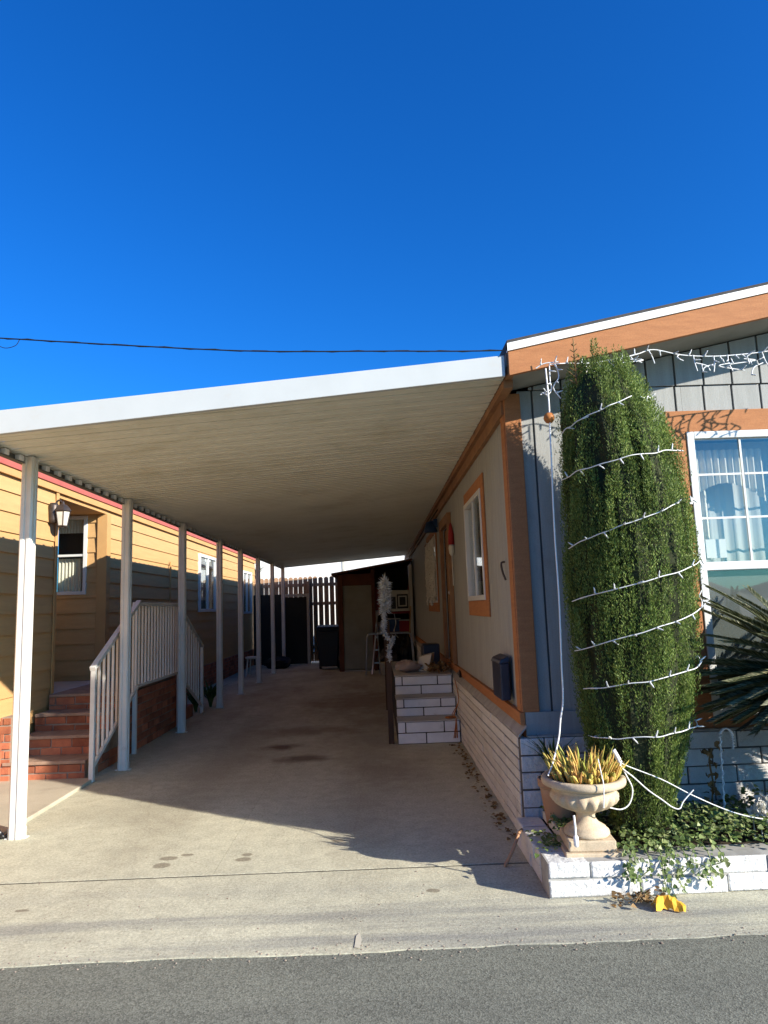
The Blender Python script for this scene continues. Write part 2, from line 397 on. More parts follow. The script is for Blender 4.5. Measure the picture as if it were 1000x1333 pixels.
def board_wall(plane, at, u0, u1, zlo, zhi, pitch, start, openings, depth=.022, groove=.014, face=-1):
    """grooved vertical panel siding with real openings; zlo/zhi may be functions of u. face: outward sign"""
    b = MB(); bk = MB()
    f_lo = zlo if callable(zlo) else (lambda u: zlo); f_hi = zhi if callable(zhi) else (lambda u: zhi)
    edges = []
    k = math.floor((u0 - start)/pitch)
    while True:
        a = start + k*pitch; k += 1
        if a >= u1: break
        lo, hi = max(a, u0), min(a + pitch - groove, u1)
        if hi - lo > .004: edges.append((lo, hi))
    def piece(mb, lo, hi, o0, o1):
        cuts = sorted({lo, hi} | {c for w in openings for c in w[:2] if lo < c < hi} | ({c for c in (1.25, 4.3, 7.35) if lo < c < hi} if plane == 'y' else set()))
        for a, c in zip(cuts[:-1], cuts[1:]):
            mid = (a+c)/2
            ws = sorted([(w[2], w[3]) for w in openings if w[0] <= mid <= w[1]])
            segs = []; bot = None
            for (p, q) in ws:
                segs.append((bot, p)); bot = q
            segs.append((bot, None))
            for (p, q) in segs:
                za, zc = (f_lo(a), f_lo(c)) if p is None else (p, p)
                ya, yc = (f_hi(a), f_hi(c)) if q is None else (q, q)
                if max(ya-za, yc-zc) < .005: continue
                if plane == 'y':
                    mb.hexa([(a,o0,za),(c,o0,zc),(c,o1,zc),(a,o1,za),(a,o0,ya),(c,o0,yc),(c,o1,yc),(a,o1,ya)])
                else:
                    mb.hexa([(o0,a,za),(o1,a,za),(o1,c,zc),(o0,c,zc),(o0,a,ya),(o1,a,ya),(o1,c,yc),(o0,c,yc)])
    for lo, hi in edges: piece(b, lo, hi, at, at - face*depth)
    piece(bk, u0, u1, at - face*.010, at - face*.05)
    return b, bk

# ================================================================== SETTING
g = MB().box(-400, 400, -400, 900, -.60, -.06).build('ground', 'earth'); structure(g)
st = MB().box(-60, 60, -12, 3.32, -.25, -.006).build('street', 'asphalt'); structure(st)
# far lane edge and the driveway slabs, with real joints between the pours
dw = MB()
dw.box(-60, -1.0012, 4.249, 21.5, -.3, .0); dw.box(-.9988, 6.0, 4.249, 21.5, -.3, .0)
xs = [-60, -8] + [-8 + .06*i for i in range(1, 240)] + [8, 60]; e = 3.284
V = []
for x in xs:
    e = 3.284 + .7*(e-3.284) + jit(.006); V += [(x, e, -.001), (x, 4.228, -.001), (x, e, -.3), (x, 4.228, -.3)]
F = []
for i in range(len(xs)-1):
    a = 4*i; F += [(a, a+4, a+5, a+1), (a, a+2, a+6, a+4), (a+1, a+5, a+7, a+3)]
dw.add(V, F)
o = dw.build('driveway', 'concrete'); structure(o)
j = MB().box(-60, 60, 4.2275, 4.2495, -.06, -.003); j.box(-1.002, -.998, 4.25, 21.4, -.06, -.003)
structure(j.build('driveway_joint_dirt', 'joint'))
wk = MB().box(-3.6, -2.665, 4.26, 6.70, -.1, .028)
structure(wk.build('walk_slab', 'pale_slab', bevel=.008))
sc = MB(); sc.add([(-.15,3.31,.0025),(-.125,3.30,.0025),(-.118,3.38,.0025),(-.13,3.45,.0025),(-.145,3.42,.0025)], [(0,1,2,3,4)])
structure(sc.build('pale_scuff_mark', 'chalk'))

hl = MB(); V = []; F = []; nh = 90
for i in range(nh+1):
    x = -260 + 520*i/nh; h = 6 + 4*math.sin(i*.31) + 3*math.sin(i*.83+1) + jit(.8)
    V += [(x, -95, -.3), (x, -110, h), (x, -190, -.3)]
for i in range(nh):
    a = i*3; F += [(a, a+3, a+4, a+1), (a+1, a+4, a+5, a+2)]
hl.add(V, F, True); structure(hl.build('hills', mat('hill_scrub', (.06, .065, .03), (.03, .035, .018), .3)))  # unseen ridge added behind camera to darken reflections and hide horizon glow

# ================================================================== GREY MOBILE HOME
XW = .94; YF = 4.62; YB = 20.6
rb = lambda x: 2.919 + .2*(x - .886)                     # underside of the rake board
RX = 4.3                                                 # ridge
rbf = lambda x: rb(x) if x < RX else rb(2*RX - x)
XE = 2*RX - .94
H = thing('mobile_home', 'grey single storey mobile home with orange trim and white brick skirting', 'house', (1.0, 4.62, 0))
WF = (2.165, 3.27, .72, 2.62)                            # front window opening
b, k = board_wall('y', YF, 1.02, XE, .56, lambda x: min(2.952, rbf(x) + .01), .2, 1.13 - .2, [WF], face=-1)
b.build('wall', 'grey_siding', H, bevel=.002); k.build('wall_backing', 'groove', H)
# gable panel above the flashing stands slightly proud
b, k = board_wall('y', YF - .012, 1.10, XE - .1, 2.956, lambda x: max(2.956, rbf(x) + .012), .2, 1.13 - .2 + .005, [], face=-1)
b.build('wall', 'grey_siding', H, bevel=.002); k.build('wall_backing', 'groove', H)
WS = (5.86, 6.94, 1.53, 2.49); DO = (8.42, 9.34, .72, 2.50); W2 = (10.45, 12.25, 1.54, 2.58)
b, k = board_wall('x', XW, YF + .045, YB, .70, 2.93, .2, 4.78, [WS, DO, W2], face=-1, groove=.006)
b.build('wall', 'grey_siding', H, bevel=.0015); k.build('wall_backing', 'groove', H)
MB().box(.99, XE, YB, YB + .1, 0, 2.95).box(XE, XE + .1, YF + .06, YB + .1, 0, 2.9).build('wall', 'grey_siding', H)
# roof slopes
rf = MB()
for sgn in (1, -1):
    xa, xb = (.878, RX) if sgn > 0 else (XE + .062, RX)
    za, zb = rbf(xa) + .215, rbf(xb) + .215
    y0, y1 = 4.16, YB + .3
    p = [(xa,y0,za-.05),(xb,y0,zb-.05),(xb,y1,zb-.05),(xa,y1,za-.05),(xa,y0,za+.012),(xb,y0,zb+.012),(xb,y1,zb+.012),(xa,y1,za+.012)]
    rf.hexa(p)
ro = rf.build('roof', 'shingle', H)
fa = MB()
def rake(mb, y0, y1, d0, d1, x0=.886):
    for xa, xb in ((x0, RX), (XE + .05, RX)):
        mb.hexa([(xa,y0,rbf(xa)+d0),(xb,y0,rbf(xb)+d0),(xb,y1,rbf(xb)+d0),(xa,y1,rbf(xa)+d0),
                 (xa,y0,rbf(xa)+d1),(xb,y0,rbf(xb)+d1),(xb,y1,rbf(xb)+d1),(xa,y1,rbf(xa)+d1)])
rake(fa, 4.17, 4.205, 0, .155)
fb = fa.build('rake_board', 'orange_trim', H)
de = MB(); rake(de, 4.158, 4.20, .157, .207, .878)
de.build('drip_edge', 'white_paint', fb)
MB().hexa([(.884,4.168,2.925),(.8855,4.168,2.925),(.8855,4.21,2.925),(.884,4.21,2.925),(.884,4.168,3.075),(.8855,4.168,3.075),(.8855,4.21,3.075),(.884,4.21,3.075)]).build('end_cap', 'brown_trim', fb)
sf = MB()
for xa, xb in ((.89, RX), (XE, RX)):
    sf.hexa([(xa,4.206,rbf(xa)+.022),(xb,4.206,rbf(xb)+.022),(xb,4.63,rbf(xb)+.022),(xa,4.63,rbf(xa)+.022),
             (xa,4.206,rbf(xa)+.035),(xb,4.206,rbf(xb)+.035),(xb,4.63,rbf(xb)+.035),(xa,4.63,rbf(xa)+.035)])
sf.build('soffit', 'soffit', H)
eb = MB().box(.872, .934, 4.32, YB, 2.885, 2.935).box(.905, .9365, 4.62, YB, 2.79, 2.883)
eb.build('eave_board', 'brown_trim', H)
MB().box(.880, .925, 4.215, YB, 2.937, 3.10).build('gutter', 'brown_trim', H)
ct = MB().box(.922, 1.035, 4.596, 4.619, .792, 2.93)
ct.build('corner_trim', 'orange_trim', H, bevel=.004)
MB().box(.916, .9385, 4.6205, 4.735, .792, 2.788).build('corner_trim', 'orange_trim', H, bevel=.004)
MB().box(.905, .9385, 4.60, 16.8, .712, .79).build('base_trim', 'orange_trim', H, bevel=.004)
MB().box(.945, 1.0, 4.622, 16.8, .60, .80).build('floor_beam', 'brown_trim', H)
MB().box(.942, XE, 4.601, 4.617, .62, .79).build('base_trim', 'grey_siding', H)

def window_x(x, y0, y1, z0, z1, split=True, glass='glass', tb=.14, tt=.11, ts=.11, trim_l=True):
    """side window looking out to -X"""
    fr = MB(); t = .045; d0, d1 = x - .026, x + .05
    fr.box(d0, d1, y0, y0+t, z0, z1).box(d0, d1, y1-t, y1, z0, z1).box(d0, d1, y0+t, y1-t, z0, z0+t).box(d0, d1, y0+t, y1-t, z1-t, z1)
    w = fr.build('window', 'vinyl', H, bevel=.004)
    ym = (y0+y1)/2
    if split: MB().box(x-.018, x+.03, ym-.022, ym+.022, z0+t, z1-t).build('mullion', 'vinyl', w, bevel=.003)
    MB().box(x-.008, x-.002, y0+t, ym-.022, z0+t, z1-t).build('pane', glass, w)
    MB().box(x+.012, x+.018, ym+.022, y1-t, z0+t, z1-t).build('pane', glass, w)
    tr = MB(); a, c = x-.016, x-.001
    tr.box(a, c, y0-ts, y1+(ts if trim_l else .02), z0-tb, z0-.001).box(a, c, y0-ts, y1+(ts if trim_l else .02), z1+.001, z1+tt)
    tr.box(a, c, y0-ts, y0-.001, z0, z1)
    if trim_l: tr.box(a, c, y1+.001, y1+ts, z0, z1)
    tr.build('trim', 'orange_trim', w, bevel=.003)
    return w
w = window_x(XW, *WS[:2], *WS[2:], trim_l=False, ts=.13)
MB().box(XW+.30, XW+.31, WS[0]-.2, WS[1]+.2, WS[2]-.2, WS[3]+.2).build('blind', 'room', w)
MB().box(XW+.08, XW+.085, WS[0]+.06, WS[0]+.42, WS[2]+.05, WS[2]+.30).build('paper', 'curtain', w)  # pale sheet painted in place of a reflection in the pane
w2 = window_x(XW, *W2[:2], *W2[2:], ts=.10)
MB().box(XW+.20, XW+.21, W2[0]-.2, W2[1]+.2, W2[2]-.2, W2[3]+.2).build('blind', 'curtain', w2)
# side door with wood frame
dr = MB().box(XW+.02, XW+.06, DO[0]+.01, DO[1]-.01, DO[2]+.01, DO[3]-.01)
for za, zb in ((.9, 1.45), (1.55, 2.35)):
    for ya, yb in ((DO[0]+.1, DO[0]+.42), (DO[0]+.5, DO[0]+.82)):
        dr.box(XW+.012, XW+.02, ya, yb, za, zb)
door = dr.build('door', 'brown_trim', H, bevel=.004)
MB().lathe([(.005,0),(.028,.01),(.032,.03),(.02,.05),(.004,.055)], (XW-.03, DO[0]+.07, 1.62), 12).build('handle', 'tin', door)
MB().box(XW-.05, XW-.002, DO[0]-.09, DO[0]-.001, .80, 2.62).box(XW-.05, XW-.002, DO[1]+.001, DO[1]+.09, .80, 2.62).box(XW-.05, XW-.002, DO[0], DO[1], DO[3]+.001, 2.62).build('frame', 'brown_trim', door, bevel=.003)
# dark interiors so that panes show depth
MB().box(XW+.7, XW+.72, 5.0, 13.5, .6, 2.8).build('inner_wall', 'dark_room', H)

# front window
fr = MB(); x0, x1, z0, z1 = WF; t = .05; ya, yb = YF-.03, YF+.05
fr.box(x0, x0+t, ya, yb, z0, z1).box(x1-t, x1, ya, yb, z0, z1).box(x0+t, x1-t, ya, yb, z0, z0+t).box(x0+t, x1-t, ya, yb, z1-t, z1)
zs = 1.695
fr.box(x0+t, x1-t, ya+.006, yb, zs-.028, zs+.028)
fw = fr.build('window', 'vinyl', H, bevel=.004)
MB().box(x0+t, x1-t, YF-.006, YF-.001, zs+.028, z1-t).build('pane', 'glass_front', fw)
MB().box(x0+t, x1-t, YF+.018, YF+.023, z0+t, zs-.028).build('pane', 'glass_front', fw)
mu = MB()
for xm in (x0+.37, x0+.735): mu.box(xm-.007, xm+.007, YF-.012, YF-.0065, zs+.029, z1-t-.001)
for zm in (z1-.30, z1-.60):
    for xa, xb in ((x0+t+.001, x0+.359), (x0+.381, x0+.724), (x0+.746, x1-t-.001)): mu.box(xa, xb, YF-.012, YF-.0065, zm-.007, zm+.007)
mu.build('muntin', 'vinyl', fw)
tr = MB(); tw = .135; ta, tb = YF-.022, YF-.001
tr.box(x0-tw, x1+tw, ta, tb, z1+.001, z1+.15).box(x0-tw, x0-.001, ta, tb, z0-tw, z1).box(x1+.001, x1+tw, ta, tb, z0-tw, z1).box(x0, x1, ta, tb, z0-tw, z0-.001)
tr.build('trim', 'orange_trim', fw, bevel=.003)
# room behind the front window
rm = MB(); rx0, rx1, ry1 = 1.2, 4.6, 7.2
rm.box(rx0-.02, rx0, YF+.06, ry1, .5, 2.8).box(rx1, rx1+.02, YF+.06, ry1, .5, 2.8).box(rx0, rx1, ry1, ry1+.02, .5, 2.8).box(rx0, rx1, YF+.06, ry1, .48, .5).box(rx0, rx1, YF+.06, ry1, 2.8, 2.82)
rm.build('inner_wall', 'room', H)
cu = MB()                                                # gathered cream valance and side curtain
def drape(mb, xa, xb, z0f, z1, y, n=60, amp=.018, wl=.05):
    V = []; F = []
    for i in range(n+1):
        x = xa + (xb-xa)*i/n; yy = y + amp*math.sin(2*PI*x/wl) + jit(.003)
        V += [(x, yy, z1), (x, yy + jit(.004), z0f(x))]
    for i in range(n): F.append((2*i, 2*i+2, 2*i+3, 2*i+1))
    mb.add(V, F, True)
drape(cu, x0+.05, x0+.60, lambda x: 2.12 + .16*math.sin((x-x0)*5), z1-.10, YF+.13)
drape(cu, x0+.04, x0+.20, lambda x: 1.75, z1-.14, YF+.17, 30)
cu.build('curtain', 'curtain', fw)
bl = MB(); drape(bl, x0+.02, x1-.02, lambda x: zs+.02, z1-.02, YF+.26, 90, .006, .09); bl.build('blind', 'sheer', fw)
MB().box(x0+t, x1-t, YF+.034, YF+.037, z0+t, zs-.03).build('insect_screen', 'screen', fw)
MB().box(x0+.12, x0+.26, YF+.10, YF+.105, zs+.06, zs+.19).build('card', 'white_paint', fw)

# ================================================================== WHITE BRICK SKIRTING, PLANTER
SK = thing('brick_skirting', 'long whitewashed brick skirting wall under the grey house', 'brick wall', (.9, 4.6, 0))
b, m = bricks('x', .885, 4.617, 17.0, 0, 9, .0705, 1.1, .05, gap=.009, proud=-1)
b.build('brick_face', 'white_brick', SK, bevel=.003); m.build('mortar', 'thin_mortar', SK)
MB().hexa([(.882,4.565,.640),(.938,4.565,.70),(.938,17,.70),(.882,17,.640),(.882,4.565,.652),(.938,4.565,.711),(.938,17,.712),(.882,17,.652)]).build('ledge', 'white_mortar', SK)
b, m = bricks('y', 4.56, .885, 6.5, 0, 6, .106, .31, .055, gap=.010)
b.build('brick_face', 'white_brick', SK, bevel=.004); m.build('mortar', 'thin_mortar', SK)
MB().box(.94, 6.5, 4.562, 4.60, .637, .648).build('ledge', 'white_mortar', SK)

PL = thing('brick_planter', 'low whitewashed brick planter bed in front of the grey house', 'planter', (.83, 3.73, 0))
b, m = bricks('y', 3.73, .83, 6.5, 0, 2, .0875, .46, .17, gap=.008, rough=.006)
b.build('brick_face', 'white_brick', PL, bevel=.008); m.build('mortar', 'white_mortar', PL)
b, m = bricks('x', .832, 3.905, 4.55, 0, 2, .082, .30, .15, gap=.008, proud=-1, rough=.006)
b.build('brick_face', 'white_brick', PL, bevel=.008); m.build('mortar', 'white_mortar', PL)
so = MB()
nx, ny = 60, 10; V = []; F = []
for i in range(nx+1):
    for q in range(ny+1):
        V.append((.985 + 5.4*i/nx, 3.895 + .66*q/ny, .155 + jit(.018)))
for i in range(nx):
    for q in range(ny):
        a = i*(ny+1)+q; F.append((a, a+ny+1, a+ny+2, a+1))
so.add(V, F, True)
structure(so.build('planter_soil', 'soil'))
sb = MB().box(.99, 1.06, 4.02, 4.5, .16, .21); sb.box(1.075, 1.14, 4.05, 4.52, .16, .20)
tag(sb.build('edging_boards', 'cream_plastic', loc=(1.06, 4.2, .16), bevel=.005), 'two short pale weathered boards lying behind the urn', 'boards')

# ================================================================== CARPORT
PYS = [5.08, 7.11, 9.16, 11.33, 13.08, 15.03, 17.1, 19.03]
cz = lambda x: 2.705 + .068*(x + 2.55)                  # underside of pans
CP = thing('carport', 'long white metal carport roof standing on a row of slim posts', 'carport', (-.85, 4.2, 0))
Y0, Y1 = 4.235, 19.3
pa = MB(); xl, xr = -2.66, .868
y = Y0; k = 0
pitch = .2025
while y < Y1:
    y2 = min(y + pitch, Y1)
    ridge = .024
    # each pan: flat bottom with a raised interlocking rib
    pa.hexa([(xl,y,cz(xl)),(xr,y,cz(xr)),(xr,y2-.034,cz(xr)),(xl,y2-.034,cz(xl)),(xl,y,cz(xl)+.006),(xr,y,cz(xr)+.006),(xr,y2-.034,cz(xr)+.006),(xl,y2-.034,cz(xl)+.006)])
    pa.hexa([(xl,y2-.034,cz(xl)+.007),(xr,y2-.034,cz(xr)+.007),(xr,y2,cz(xr)+.007),(xl,y2,cz(xl)+.007),(xl,y2-.034,cz(xl)+.055),(xr,y2-.034,cz(xr)+.055),(xr,y2,cz(xr)+.055),(xl,y2,cz(xl)+.055)])
    pa.hexa([(xl+.02,y+.075,cz(xl+.02)-.004),(xr,y+.075,cz(xr)-.004),(xr,y+.09,cz(xr)-.004),(xl+.02,y+.09,cz(xl+.02)-.004),(xl+.02,y+.075,cz(xl+.02)),(xr,y+.075,cz(xr)),(xr,y+.09,cz(xr)),(xl+.02,y+.09,cz(xl+.02))])
    y = y2
pa.build('roof_panel', 'pan', CP)
MB().hexa([(xl+.05,Y0,cz(xl)+.062),(xr,Y0,cz(xr)+.062),(xr,Y1,cz(xr)+.062),(xl+.05,Y1,cz(xl)+.062),(xl+.05,Y0,cz(xl)+.07),(xr,Y0,cz(xr)+.07),(xr,Y1,cz(xr)+.07),(xl+.05,Y1,cz(xl)+.07)]).build('roof_skin', 'white_metal', CP)
fz = lambda x: 2.626 + .0865*(x + 2.55)
f = MB(); xa, xb = -2.69, .862
f.hexa([(xa,4.195,fz(xa)),(xb,4.195,fz(xb)),(xb,4.232,fz(xb)),(xa,4.232,fz(xa)),(xa,4.195,fz(xa)+.155),(xb,4.195,fz(xb)+.138),(xb,4.232,fz(xb)+.138),(xa,4.232,fz(xa)+.155)])
f.build('fascia', 'white_metal', CP, bevel=.004)
f = MB(); f.hexa([(xa+.03,Y1+.002,cz(xa)-.02),(xb,Y1+.002,cz(xb)-.02),(xb,Y1+.03,cz(xb)-.02),(xa+.03,Y1+.03,cz(xa)-.02),(xa+.03,Y1+.002,cz(xa)+.08),(xb,Y1+.002,cz(xb)+.08),(xb,Y1+.03,cz(xb)+.08),(xa+.03,Y1+.03,cz(xa)+.08)])
f.build('fascia', 'white_metal', CP)
MB().box(-2.615, -2.60, 4.24, Y1, 2.645, 2.696).box(-2.60, -2.57, 4.24, Y1, 2.645, 2.652).build('header_beam', 'dark_metal', CP)
cl0 = None
for q in range(74):
    yq = Y0 + .10 + q*.2025
    if cl0 is None: cl0 = MB().box(-2.599, -2.56, yq, yq+.06, 2.655, 2.696).build('clip', 'bright_white', CP, bevel=.004); yq0 = yq  # tabs added as sunlit dots along the header, brightness is in their colour
    else: c = cl0.copy(); COL.objects.link(c); c.parent = CP; c.location = (0, yq-yq0, 0)
post = None
for i, py_ in enumerate(PYS):
    if post is None:
        pm = MB()
        w = .045; r = .012
        prof = [(-w,-w+r),(-w+r,-w),(-.012,-w),(-.008,-w+.007),(.008,-w+.007),(.012,-w),(w-r,-w),(w,-w+r),(w,-.012),(w-.007,-.008),(w-.007,.008),(w,.012),(w,w-r),(w-r,w),(-w+r,w),(-w,w-r)]
        pm.prism([(-2.553+a, py_+c) for a, c in prof], 'z', 0, 2.698)
        post = pm.build('post', 'post_white', CP)
        for sx in (-1, 1):
            MB().box(-2.553+sx*.046, -2.553+sx*.072, py_-.03, py_+.03, 0, .006).box(-2.553+sx*.0455, -2.553+sx*.05, py_-.03, py_+.03, 0, .07).build('foot_bracket', 'post_white', post)
    else:
        c = post.copy(); COL.objects.link(c); c.parent = CP; c.location = (0, py_-PYS[0], 0)
        for ch in post.children:
            q = ch.copy(); COL.objects.link(q); q.parent = c

# ================================================================== TAN NEIGHBOUR HOUSE
XN = -3.55; NH = thing('tan_house', 'tan lap sided house with red fascia beside the carport', 'house', (-3.6, 8, 0))
YA, YBk = 7.72, 9.12; YE = 20.4; XR = -4.7
def laps_x(mb, x, y0, y1, z0, z1, openings=(), h=.198, zref=2.943):
    k = math.floor((z0 - zref)/h); z = zref + k*h
    while z < z1:
        za, zb = max(z, z0), min(z + h, z1)
        if zb - za > .01:
            cuts = sorted({y0, y1} | {c for w in openings for c in w[:2] if y0 < c < y1})
            for a, c in zip(cuts[:-1], cuts[1:]):
                mid = (a+c)/2; segs = [(za, zb)]
                for w in openings:
                    if w[0] <= mid <= w[1]:
                        segs = [s2 for (p, q) in segs for s2 in ((p, min(q, w[2])), (max(p, w[3]), q)) if s2[1]-s2[0] > .004]
                for p, q in segs:
                    ta = .017*(1-(p-z)/h)+.004; tb = .017*(1-(q-z)/h)+.004
                    mb.prism([(x-.03, p), (x-.022+ta, p), (x-.022+tb, q), (x-.03, q)], 'y', a, c)
        z += h
def laps_y(mb, y, x0, x1, z0, z1, openings=(), h=.198, zref=2.943):
    k = math.floor((z0 - zref)/h); z = zref + k*h
    while z < z1:
        za, zb = max(z, z0), min(z + h, z1)
        if zb - za > .01:
            cuts = sorted({x0, x1} | {c for w in openings for c in w[:2] if x0 < c < x1})
            for a, c in zip(cuts[:-1], cuts[1:]):
                mid = (a+c)/2; segs = [(za, zb)]
                for w in openings:
                    if w[0] <= mid <= w[1]:
                        segs = [s2 for (p, q) in segs for s2 in ((p, min(q, w[2])), (max(p, w[3]), q)) if s2[1]-s2[0] > .004]
                for p, q in segs:
                    ta = .017*(1-(p-z)/h)+.004; tb = .017*(1-(q-z)/h)+.004
                    mb.prism([(y+.03, p), (y+.022-ta, p), (y+.022-tb, q), (y+.03, q)], 'x', a, c)
        z += h
NW1 = (13.9, 15.35, 1.53, 2.70); NW2 = (18.4, 19.72, 1.45, 2.60)
s = MB()
laps_x(s, XN, 2.0, YA, .45, 2.97); laps_x(s, XN, YBk, YE, .45, 2.97, [NW1, NW2]); laps_x(s, XN, YA, YBk, 2.86, 2.97)
s.build('wall', 'tan_siding', NH)
s = MB(); RW = (-4.26, -3.80, 1.80, 2.84); laps_y(s, YBk, XR, XN-.03, .70, 2.85, [RW]); s.build('wall', 'tan_siding', NH)
s = MB(); laps_x(s, XR, YA, YBk, .70, 2.85); s.build('wall', 'tan_siding', NH)
bk = MB().box(XR-.1, XR-.032, YA-.05, YBk+.1, 0, 2.9).box(-9, XN-.032, YE-.05, YE, .0, 3.0).box(-9, XN-.032, 2.0, 2.05, 0, 3.0)
bk.box(XN-.10, XN-.0315, 2.05, YA, .2, 2.97).box(XR-.02, XN-.032, YA-.06, YA, .2, 2.9)
for a, c, p, q in ((YBk+.09, NW1[0], .2, 2.97), (NW1[1], NW2[0], .2, 2.97), (NW2[1], YE-.06, .2, 2.97), (NW1[0], NW1[1], .2, NW1[2]), (NW1[0], NW1[1], NW1[3], 2.97), (NW2[0], NW2[1], .2, NW2[2]), (NW2[0], NW2[1], NW2[3], 2.97)):
    bk.box(XN-.10, XN-.0315, a, c, p, q)
bk.box(XR, RW[0], YBk+.0305, YBk+.08, .5, 2.9).box(RW[1], XN-.101, YBk+.0305, YBk+.08, .5, 2.9).box(RW[0], RW[1], YBk+.0305, YBk+.08, .5, RW[2]).box(RW[0], RW[1], YBk+.0305, YBk+.08, RW[3], 2.9)
bk.build('wall_backing', 'tan_siding', NH)
MB().box(XR, XN-.002, YA, YBk, 2.852, 2.88).build('porch_ceiling', 'tan_trim', NH)
MB().box(XN-.11, XN+.016, YBk-.016, YBk-.001, .70, 2.85).box(XN+.0025, XN+.016, YBk-.0012, YBk+.12, .45, 2.85).build('corner_trim', 'tan_trim', NH)
MB().box(XN+.0025, XN+.014, YA-.06, YA, .45, 2.96).build('corner_trim', 'tan_trim', NH, bevel=.003)
MB().box(XN+.004, XN+.028, 2.0, YE, 2.90, 2.975).build('frieze_board', 'tan_trim', NH, bevel=.003)
MB().box(XN-.02, XN+.045, 2.0, YE+.1, 2.977, 3.14).build('fascia', 'red_fascia', NH, bevel=.003)
r = MB(); r.hexa([(XN+.07,1.9,3.14),(-9,1.9,4.0),(-9,YE+.2,4.0),(XN+.07,YE+.2,3.14),(XN+.07,1.9,3.17),(-9,1.9,4.06),(-9,YE+.2,4.06),(XN+.07,YE+.2,3.17)][:4] + [(XN+.07,1.9,3.17),(-9,1.9,4.06),(-9,YE+.2,4.06),(XN+.07,YE+.2,3.17)])
r.build('roof', 'shingle', NH)
b, m = bricks('x', XN+.015, 2.0, 6.7, 0, 6, .075, .2, .06, gap=.01, proud=1); b2, m2 = bricks('x', XN+.015, 9.6, YE, 0, 6, .075, .2, .06, gap=.01, proud=1)
b.build('brick_base', 'red_brick', NH); m.build('mortar', 'grey_mortar', NH)
b2.build('brick_base', 'red_brick', NH); m2.build('mortar', 'grey_mortar', NH)
MB().box(XR, XN+.03, YA-.03, YBk-.02, .58, .70).build('porch_floor', 'tread', NH, bevel=.01)
# recessed porch window, facing the street, with cafe curtain
fr = MB(); x0, x1, z0, z1 = RW; t = .045
fr.box(x0, x0+t, YBk-.012, YBk+.05, z0, z1).box(x1-t, x1, YBk-.012, YBk+.05, z0, z1).box(x0+t, x1-t, YBk-.012, YBk+.05, z0, z0+t).box(x0+t, x1-t, YBk-.012, YBk+.05, z1-t, z1).box(x0+t, x1-t, YBk-.004, YBk+.04, 2.30, 2.33)
nw = fr.build('window', 'vinyl', NH, bevel=.003)
MB().box(x0+t, x1-t, YBk+.012, YBk+.017, z0+t, z1-t).build('pane', 'glass', nw)
c = MB(); drape(c, x0+t, x1-t-.06, lambda x: z0+.03, 2.28, YBk+.09, 40, .01, .045); drape(c, x0+t, x1-t, lambda x: 2.62, z1-.03, YBk+.09, 30, .008, .04); c.build('curtain', 'curtain', nw)
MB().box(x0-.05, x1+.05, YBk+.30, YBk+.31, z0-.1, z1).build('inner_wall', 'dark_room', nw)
for NWi in (NW1, NW2):
    fr = MB(); y0, y1, z0, z1 = NWi; a, c = XN-.02, XN+.035
    fr.box(a, c, y0, y0+.06, z0, z1).box(a, c, y1-.06, y1, z0, z1).box(a, c, y0+.06, y1-.06, z0, z0+.06).box(a, c, y0+.06, y1-.06, z1-.06, z1).box(a, c-.01, (y0+y1)/2-.03, (y0+y1)/2+.03, z0+.06, z1-.06)
    w = fr.build('window', 'vinyl', NH, bevel=.004)
    MB().box(XN-.006, XN-.001, y0+.06, y1-.06, z0+.06, z1-.06).build('pane', 'glass', w)
    MB().box(XN-.26, XN-.25, y0-.1, y1+.1, z0-.1, z1+.1).build('blind', 'room', w)
cd = MB().tube([(XN+.03, 11.9, .9), (XN+.03, 11.9, 2.4)], .016, 8)
tag(cd.build('conduit', 'tan_trim', loc=(XN+.03, 11.9, .9)), 'thin vertical conduit pipe on the tan lap siding', 'pipe')
# lantern
lc = (-3.42, 7.55, 2.6)
LN = thing('wall_lantern', 'bronze wall lantern with frosted glass on the tan house', 'lantern', (-3.53, 7.55, 2.6))
MB().lathe([(.05,-.09),(.055,-.05),(.055,.1),(.04,.13)], (-3.52, 7.55, 2.63), 12).tube(smooth_pts([(-3.52,7.55,2.72),(-3.47,7.55,2.79),(-3.42,7.55,2.76)]), .011, 6).build('bracket', 'bronze', LN)
MB().lathe([(.088,2.66),(.095,2.668),(.075,2.70),(.045,2.735),(.02,2.745),(.012,2.775),(.004,2.78)], (lc[0], lc[1], 0), 6, smooth=False).build('roof', 'bronze', LN)
MB().lathe([(.05,2.505),(.078,2.658)], (lc[0], lc[1], 0), 6, smooth=False).build('glass', 'lamp_glass', LN)
fm = MB()
for k in range(6):
    a = 2*PI*k/6; fm.tube([(lc[0]+.052*math.cos(a), lc[1]+.052*math.sin(a), 2.50), (lc[0]+.081*math.cos(a), lc[1]+.081*math.sin(a), 2.66)], .005, 4)
fm.lathe([(.03,2.485),(.056,2.495),(.056,2.508)], (lc[0], lc[1], 0), 6, smooth=False)
fm.build('cage', 'bronze', LN)

